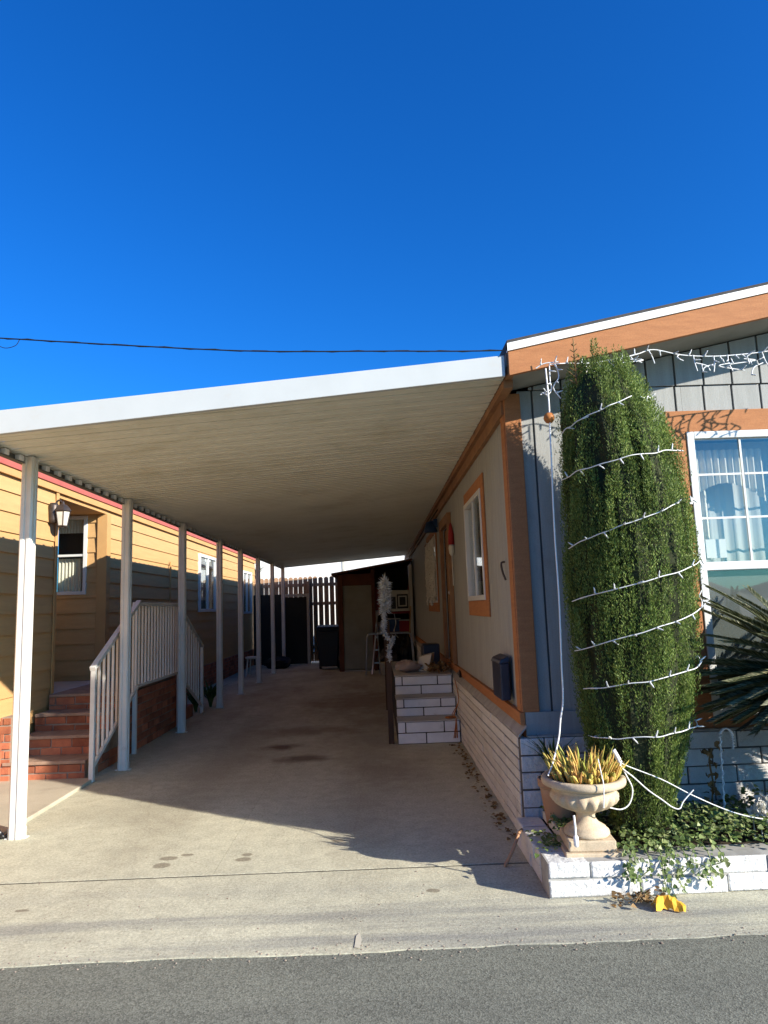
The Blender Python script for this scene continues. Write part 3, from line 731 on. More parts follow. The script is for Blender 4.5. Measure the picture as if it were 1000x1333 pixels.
# brick steps and landing
ST = thing('brick_steps', 'red brick steps and landing with worn treads beside the tan house', 'steps', (-3.1, 7.5, 0))
for i, (ya, yb, zt) in enumerate(((6.70, 7.02, .19), (7.0, 7.32, .37), (7.3, 7.62, .54), (7.6, 9.58, .70))):
    xL, xRt = XN+.02 if i else XN+.02, -2.76
    if i == 3:
        yb = 9.58
    rows = round((zt-.03)/.08); h = (zt-.03)/rows
    b, m = bricks('y', ya, xL, xRt, 0, rows, h, .21, (yb-ya) if i < 3 else .3, gap=.011, rough=.006)
    b.build('step', 'red_brick', ST, bevel=.004); m.build('mortar', 'grey_mortar', ST)
    MB().box(xL+.01, xRt+.01, ya-.025, yb-.002 if i < 3 else yb, zt-.03, zt).build('tread', 'stair_tread', ST, bevel=.006)
b, m = bricks('x', -2.757, 7.6, 9.58, 0, 8, .0825, .21, .06, gap=.011, proud=1); b.build('landing_side', 'red_brick', ST); m.build('mortar', 'grey_mortar', ST)
b, m = bricks('x', -2.757, 7.0, 7.59, 0, 2, .08, .21, .06, gap=.011, proud=1); b.build('landing_side', 'red_brick', ST); m.build('mortar', 'grey_mortar', ST)
for i, (ya, zt) in enumerate(((9.6, .52), (9.92, .34), (10.24, .17))):
    MB().box(XN+.05, -2.78, ya, ya+.34, 0, zt).build('step', 'red_brick', ST, bevel=.01)
b, m = bricks('y', 6.69, XN-.25, XN+.10, 0, 8, .075, .2, .25, gap=.011, rough=.006); b.build('side_pier', 'red_brick', ST, bevel=.004); m.build('mortar', 'grey_mortar', ST)

# railing
RL = thing('stair_railing', 'white metal baluster railing along the brick steps', 'railing', (-2.68, 6.64, 0))
xr_ = -2.675; xp = -2.715
def baluster(x, y, z0, z1): MB().box(x-.011, x+.011, y-.011, y+.011, z0, z1).build('baluster', 'post_white', RL)
MB().box(xr_-.022, xr_+.022, 6.62, 6.664, .0, 1.03).build('newel', 'post_white', RL, bevel=.004)
MB().bar((xr_, 6.61, 1.02), (xr_, 7.86, 1.655), .05, .04).build('top_rail', 'post_white', RL)
MB().bar((xr_, 6.665, .135), (xr_, 7.82, .72), .03, .035).build('bottom_rail', 'post_white', RL)
for i in range(9):
    y = 6.775 + i*.115; baluster(xr_, y, .16 + (y-6.665)*.505, 1.005 + (y-6.61)*.508)
MB().box(xp-.022, xp+.022, 7.86, 7.904, .0, 1.62).build('newel', 'post_white', RL, bevel=.004)
MB().box(xp-.028, xp+.028, 7.84, 9.60, 1.61, 1.65).build('top_rail', 'post_white', RL, bevel=.004)
MB().box(xp-.018, xp+.018, 7.905, 9.56, .705, .735).build('bottom_rail', 'post_white', RL)
for i in range(14): baluster(xp, 8.0 + i*.112, .735, 1.61)
MB().box(xp-.022, xp+.022, 9.56, 9.604, .0, 1.61).build('newel', 'post_white', RL, bevel=.004)
MB().bar((xp, 9.60, 1.60), (xp, 10.86, .99), .05, .04).build('top_rail', 'post_white', RL)
MB().bar((xp, 9.60, .68), (xp, 10.80, .12), .03, .03).build('bottom_rail', 'post_white', RL)
for i in range(8):
    y = 9.72 + i*.13; baluster(xp, y, .66 - (y-9.6)*.46, 1.58 - (y-9.6)*.484)
MB().box(xp-.022, xp+.022, 10.82, 10.864, .0, 1.0).build('newel', 'post_white', RL, bevel=.004)

# ================================================================== WHITE BLOCK STEPS AT THE SIDE DOOR
BS = thing('block_steps', 'white painted block steps with dark joints below the side door', 'steps', (.53, 7.83, 0))
for i, (ya, yb, z0, z1) in enumerate(((7.83, 8.16, 0, .245), (8.15, 8.48, .245, .45), (8.47, 10.6, .45, .675))):
    rows = 2; h = (z1 - z0 - .012)/2
    b = MB(); m = MB()
    L = [(.185, .275, .70, .875), (.185, .50, .875)]
    for r_ in range(2):
        pts = L[1] if r_ == 0 else L[0]
        for a, c in zip(pts[:-1], pts[1:]):
            b.box(a+.006, c-.006, ya - random.uniform(0,.004), ya+.06, z0 + r_*h + .006, z0 + (r_+1)*h - .004)
    m.box(.188, .873, ya+.008, yb, z0 if i == 0 else 0, z1-.013)
    b.build('block', 'step_block', BS, bevel=.005); m.build('joint', 'dark_mortar', BS)
    MB().box(.184, .878, ya-.006, yb if i < 2 else yb+.02, z1-.012, z1+.003).build('tread', 'tread', BS, bevel=.004)
SR = thing('step_rail', 'dark brown wooden hand rail beside the white block steps', 'railing', (.12, 7.9, 0))
MB().box(.085, .145, 7.88, 7.94, 0, 1.02).build('post', 'dark_wood', SR, bevel=.005)
MB().box(.09, .14, 10.4, 10.46, 0, 1.32).build('post', 'dark_wood', SR, bevel=.005)
MB().bar((.115, 7.9, 1.0), (.115, 8.5, 1.3), .06, .045).bar((.115, 8.5, 1.3), (.115, 10.46, 1.3), .06, .045).build('top_rail', 'dark_wood', SR)
MB().bar((.115, 7.94, .52), (.115, 10.4, .80), .035, .04).build('bottom_rail', 'dark_wood', SR)

def tinsel(pts, r0, n, L=.03, wd=.003, amp=1.0):
    """short foil blades radiating from a path"""
    P = smooth_pts(pts, 12); A = np.zeros((n, 3, 3)); Pn = np.array([tuple(p) for p in P])
    idx = rng.random(n)*(len(P)-1.001); i = idx.astype(int); f_ = (idx-i)[:, None]
    c = Pn[i]*(1-f_) + Pn[i+1]*f_
    d = rng.normal(size=(n, 3)); d /= np.linalg.norm(d, axis=1)[:, None]
    s_ = rng.normal(size=(n, 3)); s_ = np.cross(d, s_); s_ /= np.linalg.norm(s_, axis=1)[:, None]
    rr = r0*(.3+.7*rng.random(n))[:, None]*amp
    A[:, 0] = c + s_*wd; A[:, 1] = c - s_*wd; A[:, 2] = c + d*(rr + L*rng.random(n)[:, None])
    return A
GT = thing('white_garland', 'white flocked garland wound up the dark step rail post', 'garland', (.11, 7.86, 1.0))
gm = MB()
gm.quads(tinsel([(.10, 7.86, 1.80), (.10, 7.86, 1.62), (.09, 7.86, 1.45)], .085, 1000, .04, .009))
gm.quads(tinsel([(.05, 7.86, 1.50), (.08, 7.85, 1.36), (.07, 7.85, 1.24), (.12, 7.85, 1.13)], .035, 420, .03, .009))
gm.quads(tinsel([(.19, 7.85, 1.17), (.14, 7.85, 1.08), (.12, 7.85, .99), (.125, 7.85, .90)], .03, 380, .03, .009))
gm.build('tinsel', 'tinsel_white', GT)
MB().tube([(.11, 7.865, .9), (.105, 7.865, 1.84)], .008, 5).build('stake', 'dark_wood', GT)

# ================================================================== THINGS ON THE SIDE WALL
MBX = thing('mailbox', 'black wall mailbox hung low beside the orange corner trim', 'mailbox', (.9, 5.0, .82))
MB().box(.845, .914, 4.91, 5.24, .825, 1.085).build('body', 'navy_metal', MBX, bevel=.012)
MB().hexa([(.836,4.90,1.075),(.914,4.90,1.087),(.914,5.25,1.087),(.836,5.25,1.075),(.852,4.905,1.105),(.914,4.905,1.13),(.914,5.245,1.13),(.852,5.245,1.105)]).build('lid', 'navy_metal', MBX, bevel=.006)
hk = MB().tube(smooth_pts([(.925, 4.92, 1.79), (.90, 4.92, 1.78), (.905, 4.92, 1.72), (.925, 4.92, 1.66)]), .008, 6)
tag(hk.build('wall_hook', 'bronze', loc=(.92, 4.92, 1.7)), 'small dark iron hook on grey wall above the mailbox', 'hook')
WSK = thing('windsock_ornament', 'red and white Santa-red cloth ornament hanging beside the wood door'.replace('Santa-red ', ''), 'ornament', (.90, 8.1, 2.3))
MB().lathe([(.008,.26),(.02,.22),(.034,.12),(.036,0)], (.905, 8.1, 2.20), 10).build('cone', 'red_paint', WSK)
MB().lathe([(.03,.10),(.036,.06),(.03,.0),(.012,-.03)], (.905, 8.1, 2.10), 10).build('ruff', 'cream_plastic', WSK)
MB().tube([(.905, 8.1, 2.08), (.907, 8.1, 1.72)], .006, 5).build('streamer', 'cream_plastic', WSK)
BL = thing('blue_lamp', 'dark blue metal lamp fixed high near the far window', 'lamp', (.9, 9.9, 2.6))
MB().lathe([(.02,.16),(.06,.15),(.10,.02),(.10,0)], (.82, 9.95, 2.55), 12).build('shade', 'blue_paint', BL)
MB().box(.86, .92, 9.9, 10.0, 2.62, 2.74).bar((.88, 9.95, 2.70), (.82, 9.95, 2.71), .03, .03).build('bracket', 'blue_paint', BL)
IC = thing('icicle_strings', 'pale hanging bead strings in front of the far side window', 'hanging strings', (.88, 11.2, 2.6))
for k in range(13):
    y = 10.35 + k*.145 + jit(.03); zt = 2.52 + jit(.03); zb = 1.60 + jit(.08); pts = [(.885+jit(.01), y+jit(.012), zt-(zt-zb)*q/7) for q in range(8)]
    mm = MB().tube(pts, .014, 5)
    for q in range(1, 8): mm.lathe([(.002,-.03),(.024,-.01),(.024,.01),(.002,.03)], pts[q], 6)
    mm.build('bead_string', 'cream_plastic', IC)
MB().tube([(.885, 10.3, 2.54), (.885, 12.2, 2.54)], .010, 6).build('rod', 'brown_trim', IC)
wc = MB().tube(smooth_pts([(.90, 9.6, 2.83), (.86, 12, 2.80), (.86, 15, 2.78), (.88, 18.5, 2.80)]), .010, 5)
tag(wc.build('wiring_cord', 'wire_black', loc=(.88, 12, 2.8)), 'dark cord running under the carport eave of the side wall', 'cord')
# landing clutter
def lump(c, r, name, m, label, cat, sq=(1, 1, .6), seed=0):
    random.seed(seed); mb = MB(); V = []; F = []; nu, nv = 14, 8
    for i in range(nv+1):
        ph = PI*i/nv - PI/2
        for k in range(nu):
            a = 2*PI*k/nu; rr = r*(1+.16*math.sin(3*a+seed+2*ph)+jit(.07))
            V.append((c[0]+rr*math.cos(ph)*math.cos(a)*sq[0], c[1]+rr*math.cos(ph)*math.sin(a)*sq[1], c[2]+r*sq[2]+rr*math.sin(ph)*sq[2]))
    for i in range(nv):
        for k in range(nu): F.append((i*nu+k, i*nu+(k+1) % nu, (i+1)*nu+(k+1) % nu, (i+1)*nu+k))
    mb.add(V, F, False)
    return tag(mb.build(name, m, loc=c), label, cat)
lump((.36, 8.85, .68), .13, 'sack', 'grey_bag', 'lumpy grey brown sack on left of step landing', 'sack', (1.2, 1, .55), 3)
bx = MB(); bx.hexa([(.47,8.9,.68),(.62,8.8,.68),(.70,9.1,.68),(.55,9.2,.68),(.52,8.9,.86),(.67,8.8,.90),(.73,9.1,.90),(.58,9.2,.86)])
tag(bx.build('carton', 'cream_plastic', loc=(.6, 9, .68), bevel=.01), 'pale open carton leaning on the step landing', 'carton')
dl = MB(); n = 90
A = np.zeros((n, 4, 3)); c = np.stack([.72+.09*rng.normal(size=n), 8.75+.16*rng.normal(size=n), .70+.09*rng.random(n)], 1)
d = rng.normal(size=(n, 3)); d /= np.linalg.norm(d, axis=1)[:, None]; s_ = np.cross(d, rng.normal(size=(n, 3))); s_ /= np.linalg.norm(s_, axis=1)[:, None]
A[:, 0] = c - d*.045; A[:, 1] = c + s_*.018; A[:, 2] = c + d*.045; A[:, 3] = c - s_*.018; dl.quads(A)
tag(dl.build('dried_wreath', 'dry_leaf', loc=(.72, 8.75, .68)), 'heap of dry orange brown leaves on the step landing', 'dry leaves')
nb = MB().box(.60, .84, 9.55, 9.85, .69, .98)
tag(nb.build('storage_tub', 'navy_metal', loc=(.72, 9.7, .69), bevel=.02), 'dark navy tub at the back of the step landing', 'tub')
cl = MB()
for q in range(3):
    cl.tube(smooth_pts([(.86+jit(.02), 7.9+jit(.05), .68-q*.02), (.87, 7.82, .45), (.80+jit(.04), 7.81, .30), (.83, 7.80, .26), (.81+jit(.03), 7.815, .05)]), .005, 4)
cl.tube([(.78+.05*math.cos(a), 7.93+.05*math.sin(a), .255) for a in np.linspace(0, 11, 40)], .008, 5)
tag(cl.build('orange_cord', 'orange_ball', loc=(.83, 7.85, .25)), 'coiled reddish cord hanging down the white block steps', 'cord')
sh = MB().box(.888, .93, 7.86, 7.98, .715, .74); sh.tube(smooth_pts([(.89, 7.7, .72), (.90, 7.8, .76), (.915, 7.95, .75)]), .018, 6)
tag(sh.build('garden_tool', 'black_plastic', loc=(.9, 7.85, .72)), 'black hand tool lying on skirting ledge by steps', 'tool')

# ================================================================== SHED AND BACK OF THE DRIVEWAY
SH = thing('shed', 'dark lean-to storage shed with sloping roof at driveway end', 'shed', (0, 17, 0))
sz = lambda x: 2.31 + .15*(x + 1.05)
MB().box(-.93, -.82, 16.90, 17.02, 0, sz(-.9)-.02).box(-.12, -.03, 16.90, 17.0, 0, sz(-.1)-.02).build('post', 'shed_trim', SH)
MB().box(-.82, -.12, 16.93, 16.97, .04, sz(-.82)-.30).build('door', 'shed_panel', SH, bevel=.004)
MB().box(-.82, -.12, 16.925, 16.965, sz(-.82)-.295, sz(-.82)-.02).build('header', 'shed_trim', SH)
MB().box(-.82, -.10, 16.86, 16.92, 0, .025).build('sill', 'tread', SH)
r = MB(); r.hexa([(-1.08,16.78,sz(-1.08)),(.90,16.78,sz(.90)),(.90,19.2,sz(.9)),(-1.08,19.2,sz(-1.08)),(-1.08,16.78,sz(-1.08)+.05),(.90,16.78,sz(.9)+.05),(.90,19.2,sz(.9)+.05),(-1.08,19.2,sz(-1.08)+.05)])
r.build('roof', 'shed_trim', SH)
MB().box(-.95, -.90, 17.03, 19.2, 0, 2.3).prism([(-.9, 0), (.9, 0), (.9, sz(.9)), (-.9, sz(-.9))], 'y', 19.14, 19.19).build('wall', 'dark_wood', SH)
MB().box(.80, .88, 16.86, 16.95, 0, 2.5).build('post', 'cream_plastic', SH)
BSZ = thing('wall_shelf', 'dark red shelf unit inside the open shed', 'shelf', (.4, 17.5, 0))
MB().box(-.02, .86, 17.1, 17.6, 1.33, 1.38).box(-.02, .86, 17.1, 17.6, .85, .89).build('board', 'red_paint', BSZ)
MB().box(-.04, .02, 17.1, 17.6, 0, 2.0).box(.80, .86, 17.1, 17.6, 0, 2.0).build('upright', 'red_paint', BSZ)
MB().box(-.02, .12, 17.08, 17.1, 1.4, 1.95).build('side_panel', 'red_paint', BSZ)
AC = thing('window_air_conditioner', 'white boxy window air conditioner on the shed shelf', 'air conditioner', (.6, 17.1, 1.38))
MB().box(.33, .80, 17.02, 17.4, 1.385, 1.90).build('case', 'cream_plastic', AC, bevel=.015)
g = MB().box(.50, .77, 17.012, 17.019, 1.45, 1.80)
gr = g.build('grille', 'dark_room', AC)
f = MB()
f.box(.53, .56, 17.0, 17.011, 1.50, 1.76).box(.71, .74, 17.0, 17.011, 1.50, 1.76).box(.56, .71, 17.0, 17.011, 1.73, 1.76).box(.56, .71, 17.0, 17.011, 1.50, 1.53)
f.build('frame', 'cream_plastic', gr)
MB().box(.35, .47, 17.012, 17.019, 1.45, 1.74).build('panel', 'dark_room', AC)
WK = thing('walker_frame', 'silver tubular walking frame standing in front of the shed', 'walking frame', (.2, 15.6, 0))
for yy in (15.5, 15.9):
    MB().tube(smooth_pts([(-.29, yy, 0), (-.26, yy, .45), (-.24, yy, .83), (-.19, yy, .905), (-.10, yy, .915), (.25, yy, .915), (.63, yy, .915), (.72, yy, .89), (.76, yy, .80), (.78, yy, .4), (.81, yy, 0)], 5), .017, 8).build('side_frame', 'tin', WK)
MB().tube([(-.27, 15.5, .42), (-.27, 15.9, .42)], .012, 6).tube([(.78, 15.5, .42), (.78, 15.9, .42)], .012, 6).build('cross_bar', 'tin', WK)
ld = MB().bar((-.15, 15.95, 0), (.02, 16.5, 1.42), .03, .05).bar((.03, 15.9, 0), (-.02, 16.5, 1.42), .025, .04)
for q in range(4): ld.bar((-.10+q*.02, 15.99+q*.12, .25+q*.28), (.03-q*.01, 15.99+q*.12, .25+q*.28), .02, .03)
tag(ld.build('step_ladder', 'tin', loc=(-.05, 16, 0)), 'thin aluminium ladder leaning behind the walking frame', 'ladder')
bk = MB().lathe([(.10,0),(.14,.26),(.15,.27),(.135,.275)], (.16, 15.75, 0), 16)
tag(bk.build('white_bucket', 'cream_plastic', loc=(.16, 15.75, 0)), 'pale plastic bucket under the silver walking frame', 'bucket')
lump((.35, 16.4, 0), .33, 'black_sack', 'black_plastic', 'large black bin bag heaped in front of the shed', 'bin bag', (1, .8, .9), 5)
lump((.68, 16.2, 0), .25, 'dark_bundle', 'dark_cloth', 'dark cloth bundle against the side wall near shed', 'bundle', (.7, 1, 1.6), 9)
cb = MB().tube(smooth_pts([(.42, 17.0, 1.32), (.45, 16.95, 1.1), (.40, 16.9, .9), (.5, 16.9, .75)]), .012, 5)
tag(cb.build('hanging_hose', 'tin', loc=(.42, 17, .9)), 'pale hose hanging down from the red shed shelf', 'hose')

for q, (x, y, z, w, d, h, m_, lab) in enumerate(((.16, 17.3, .89, .14, .14, .22, 'cream_plastic', 'pale storage box on the lower red shed shelf'), (.40, 17.3, .89, .16, .16, .30, 'blue_paint', 'dark blue crate on the lower red shed shelf'), (.66, 17.25, .89, .12, .15, .26, 'red_paint', 'red crate on the lower red shed shelf'))):
    K = thing('storage_crate', lab, 'crate', (x, y, z), 'crates on the shed shelf')
    MB().box(x-w, x+w, y-d, y+d, z+.003, z+h).build('body', m_, K, bevel=.01)
    MB().box(x-w-.012, x+w+.012, y-d-.012, y+d+.012, z+h+.001, z+h+.03).build('lid', 'tread', K, bevel=.006)
BR = thing('broom', 'long handled broom leaning against the pale shed post', 'broom', (.74, 16.7, 0))
MB().tube([(.70, 16.55, .12), (.82, 16.84, 1.5)], .014, 8).build('handle', 'tan_trim', BR)
MB().hexa([(.56,16.5,0),(.84,16.5,0),(.84,16.6,0),(.56,16.6,0),(.62,16.53,.16),(.78,16.53,.16),(.78,16.58,.16),(.62,16.58,.16)]).build('bristles', 'dry_leaf', BR)
gt = MB()
for q in range(420):
    x = random.uniform(-2.2, 2.2); y = 3.28 + random.gauss(0, .035) if q % 3 else random.uniform(3.3, 4.6); r = random.uniform(.002, .006)
    gt.lathe([(r*.5, 0), (r, r*.5), (r*.4, r)], (x, y, -.002 if y > 3.28 else -.006), 5, smooth=False)
stuff(gt.build('street_gravel', 'grey_mortar'))

def wheelie_bin(loc, label, s=1.0):
    R = thing('wheelie_bin', label, 'bin', loc)
    x, y, z = loc
    MB().hexa([(x-.22*s,y-.24*s,.08),(x+.22*s,y-.24*s,.08),(x+.22*s,y+.22*s,.08),(x-.22*s,y+.22*s,.08),(x-.29*s,y-.31*s,.98*s),(x+.29*s,y-.31*s,.98*s),(x+.29*s,y+.3*s,.98*s),(x-.29*s,y+.3*s,.98*s)]).build('body', 'black_plastic', R, bevel=.02)
    MB().hexa([(x-.31*s,y-.34*s,.985*s),(x+.31*s,y-.34*s,.985*s),(x+.31*s,y+.32*s,.985*s),(x-.31*s,y+.32*s,.985*s),(x-.28*s,y-.30*s,1.06*s),(x+.28*s,y-.30*s,1.06*s),(x+.28*s,y+.30*s,1.10*s),(x-.28*s,y+.30*s,1.10*s)]).build('lid', 'black_plastic', R, bevel=.02)
    MB().tube([(x-.2*s, y-.36*s, .93*s), (x+.2*s, y-.36*s, .93*s)], .016, 6).build('handle', 'black_plastic', R)
    for sx in (-1, 1):
        MB().tube([(x+sx*.2*s, y+.2*s, .1), (x+sx*.26*s, y+.2*s, .1)], .1, 14, False).build('wheel', 'black_plastic', R)
    return R
wheelie_bin((-1.25, 17.75, 0), 'black lidded wheelie bin in front of the slatted fence beside shed')
lump((-2.62, 18.5, 0), .3, 'covered_heap', 'dark_cloth', 'low dark covered heap behind the last carport posts', 'heap', (1.2, .8, .5), 11)

FN = thing('picket_fence', 'brown wooden dog-eared picket fence closing the driveway end', 'fence', (-1.5, 20, 0))
f = MB(); x = -3.5
while x < 1.2:
    w = .128; gap = .012 if x < -1.95 else .032
    zt = 2.44 + jit(.012)
    f.prism([(x, .05), (x+w, .05), (x+w, zt-.045), (x+w-.035, zt), (x+.035, zt), (x, zt-.045)], 'y', 19.98+jit(.004), 20.0)
    x += w + gap
f.build('pickets', 'fence_wood', FN)
for z in (.4, 1.62, 2.16): MB().box(-3.5, 1.2, 19.935, 19.974, z, z+.09).build('rail', 'fence_wood', FN)
for x in (-3.4, -2.0, -.6, .8): MB().box(x, x+.09, 19.84, 19.934, 0, 2.3).build('post', 'fence_wood', FN)
DG = thing('side_gate', 'black sheeted gate in a grey metal frame before the fence', 'gate', (-2.3, 19.3, 0))
MB().box(-2.58, -1.95, 19.43, 19.45, .03, 1.86).build('panel', 'dark_cloth', DG)
f = MB().box(-2.65, -2.58, 19.4, 19.46, 0, 1.95).box(-1.95, -1.88, 19.4, 19.46, 0, 1.95).box(-2.58, -1.95, 19.4, 19.46, 1.87, 1.95)
f.build('frame', 'tread', DG)
sc = MB().box(-3.45, -2.66, 19.5, 19.53, .03, 1.95)
tag(sc.build('dark_screen', 'dark_cloth', loc=(-3, 19.5, 0)), 'black sheet screen filling gap beside the tan house end', 'screen')
ch = MB().lathe([(.17,.40),(.19,.42),(.18,.45),(.05,.455)], (-2.95, 16.6, 0), 14)
for a in (.6, 2.2, 3.8, 5.4): ch.bar((-2.95+.19*math.cos(a), 16.6+.19*math.sin(a), 0), (-2.95+.14*math.cos(a), 16.6+.14*math.sin(a), .41), .03, .03)
tag(ch.build('stool', 'cream_plastic', loc=(-2.95, 16.6, 0)), 'pale plastic stool in shade beside the tan house', 'stool')
WB = thing('white_building', 'bright white building beyond the back fence', 'building', (-1, 24.5, 0))
MB().box(-9, 7, 25, 31, 0, 3.75).build('wall', 'white_wall', WB)
MB().box(-9.2, 7.2, 24.8, 31.2, 3.752, 3.86).build('roof', 'white_metal', WB)
MB().box(-1.2, -1.12, 24.98, 24.999, 0, 3.75).build('downpipe', 'cream_plastic', WB)

def strap_plant(mb, c, n, L, w, lean=.5, seed=0):
    r_ = np.random.default_rng(seed)
    for i in range(n):
        a = r_.random()*2*PI; l = L*(.6+.4*r_.random()); ln = lean*(.3+.7*r_.random())
        p = [Vector((c[0]+l*ln*t*t*math.cos(a)+.012*math.cos(a), c[1]+l*ln*t*t*math.sin(a)+.012*math.sin(a), c[2]+l*(t-.35*ln*t*t*t))) for t in (0, .35, .7, 1)]
        s_ = Vector((-math.sin(a), math.cos(a), 0))*w
        ws = (.7, 1, .75, .08); V = []
        for q, k in zip(p, ws): V += [q - s_*k, q + s_*k]
        mb.add(V, [(0,1,3,2),(2,3,5,4),(4,5,7,6)])
pp = MB(); strap_plant(pp, (-2.74, 11.5, 0), 60, .5, .018, .8, 4); strap_plant(pp, (-2.85, 11.0, 0), 40, .45, .02, .8, 5)
tag(pp.build('leafy_plant', 'grass_leaf', loc=(-2.75, 11.4, 0)), 'dark leafy plant at foot of far stair railing', 'plant')
PT = thing('palm_tree', 'small dark palm crown beyond fence seen between carport posts', 'palm tree', (-4.2, 24.0, 0))
MB().tube([(-4.2, 24.0, 0), (-4.15, 24.0, 2.75)], [.1, .07], 8).build('trunk', 'trunk', PT)
f = MB(); strap_plant(f, (-4.15, 24.0, 2.65), 26, .75, .03, 1.6, 8); f.build('crown', 'sago', PT)
pf = MB().tube([(-2.70, 5.02, .035), (-2.66, 5.06, .045)], .03, 8); pf.tube([(-2.76, 5.0, .05), (-2.71, 5.02, .05)], .045, 8); pf.tube(smooth_pts([(-2.66,5.06,.045),(-2.63,5.05,.02),(-2.64,5.12,.015)]), .012, 6)
tag(pf.build('hose_fitting', 'black_plastic', loc=(-2.7, 5.04, .03)), 'small black hose fitting lying at foot of front post', 'hose fitting')

# ================================================================== CYPRESS
CY = thing('cypress_tree', 'tall columnar green cypress wrapped with white string lights', 'tree', (1.5, 4.12, .15))
prof = [(.16,.10,1.46),(.28,.165,1.46),(.5,.25,1.475),(.8,.325,1.485),(1.08,.36,1.495),(1.35,.382,1.51),(1.6,.393,1.52),(1.9,.392,1.522),(2.2,.380,1.505),(2.45,.345,1.475),(2.65,.295,1.435),(2.78,.235,1.44),(2.88,.16,1.43),(2.95,.08,1.42)]
pz = np.array([p[0] for p in prof]); prr = np.array([p[1] for p in prof]); pcx = np.array([p[2] for p in prof])
CYY = 4.11
def Rz(z): return np.interp(z, pz, prr)
def Cx(z): return np.interp(z, pz, pcx)
core = MB(); V = []; F = []; seg = 28
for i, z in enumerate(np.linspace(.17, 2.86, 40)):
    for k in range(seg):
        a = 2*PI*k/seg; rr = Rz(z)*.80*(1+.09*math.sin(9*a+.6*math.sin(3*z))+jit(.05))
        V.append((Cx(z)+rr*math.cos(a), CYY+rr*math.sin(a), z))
for i in range(39):
    for k in range(seg): F.append((i*seg+k, i*seg+(k+1) % seg, (i+1)*seg+(k+1) % seg, (i+1)*seg+k))
F.append(tuple(range(39*seg, 40*seg)))
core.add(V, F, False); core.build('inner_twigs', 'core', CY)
MB().tube([(1.46, 4.12, .0), (1.47, 4.12, .4)], [.05, .04], 10).build('trunk', 'trunk', CY)
blades = []
def plume(x, y, z, L, r, n, lean):
    t = rng.random(n); a = rng.random(n)*2*PI
    rr = r*(1-.65*t)*(.45+.55*rng.random(n))
    ox, oy = lean
    c = np.stack([x + ox*t*L + rr*np.cos(a), y + oy*t*L + rr*np.sin(a), z + L*t], 1)
    d = np.stack([.55*np.cos(a)+.3*rng.normal(size=n), .55*np.sin(a)+.3*rng.normal(size=n), .9+.25*rng.random(n)], 1)
    d /= np.linalg.norm(d, axis=1)[:, None]
    s_ = np.cross(d, rng.normal(size=(n, 3))); s_ /= np.linalg.norm(s_, axis=1)[:, None]
    l = (.010+.011*rng.random(n))[:, None]; w = (.0017+.0013*rng.random(n))[:, None]
    A = np.zeros((n, 4, 3)); A[:, 0] = c; A[:, 1] = c + d*l*.5 + s_*w; A[:, 2] = c + d*l; A[:, 3] = c + d*l*.5 - s_*w
    blades.append(A)
NP = 1150
for i in range(NP):
    th = rng.random()*2*PI
    z = .12 + 2.62*rng.random()**.92
    clump = .5+.22*math.sin(9*th + 1.9*math.sin(1.7*z) + .8) + .18*math.sin(17*th - 2.3*z + 2) + .2*math.sin(4.1*z + 5*th)
    rr = Rz(z)*(.79 + .14*clump + .05*rng.normal())
    L = .22 + .26*rng.random()
    z2 = z + L; out = (Rz(min(z2, 2.9))*.97 - Rz(z)*.97)/L
    L = min(L, 2.97 - z + .05*rng.random())
    plume(Cx(z)+rr*math.cos(th), CYY+rr*math.sin(th), z, L, .030, int(215*L/.35), (out*math.cos(th), out*math.sin(th)))
# leading tips and the shaggy shoulders
for (x, y, z0, z1, r, n) in ((1.365,3.98,2.60,3.06,.05,420),(1.30,4.05,2.6,2.93,.06,260),(1.45,4.0,2.6,2.95,.07,300),(1.56,4.05,2.55,2.92,.07,300),(1.645,4.05,2.50,2.86,.06,260),(1.22,4.05,2.4,2.82,.06,260),(1.19,4.08,2.2,2.62,.06,240),(1.52,4.2,2.6,2.95,.07,240),(1.40,4.15,2.6,3.0,.06,260),(1.72,4.1,2.35,2.72,.06,240),(1.78,4.05,2.2,2.55,.06,220)):
    plume(x, y, z0, z1-z0, r*.85, int(n*2.2), (0, 0))
cb = MB().quads(np.concatenate(blades)); cb.build('crown', 'cypress', CY)
tw = MB()
for q in range(7):
    z = 2.80 + q*.04; L = .055*(1-q/9)
    for a in (0.4, 2.5, 4.4): tw.tube([(1.255, 4.02, z), (1.255+L*math.cos(a+q), 4.02+L*math.sin(a+q)*.6, z+L*.7)], .0035, 4)
tw.tube([(1.27, 4.05, 2.6), (1.255, 4.02, 3.09)], [.008, .003], 5)
tw.build('dead_twig', 'dry_leaf', CY)

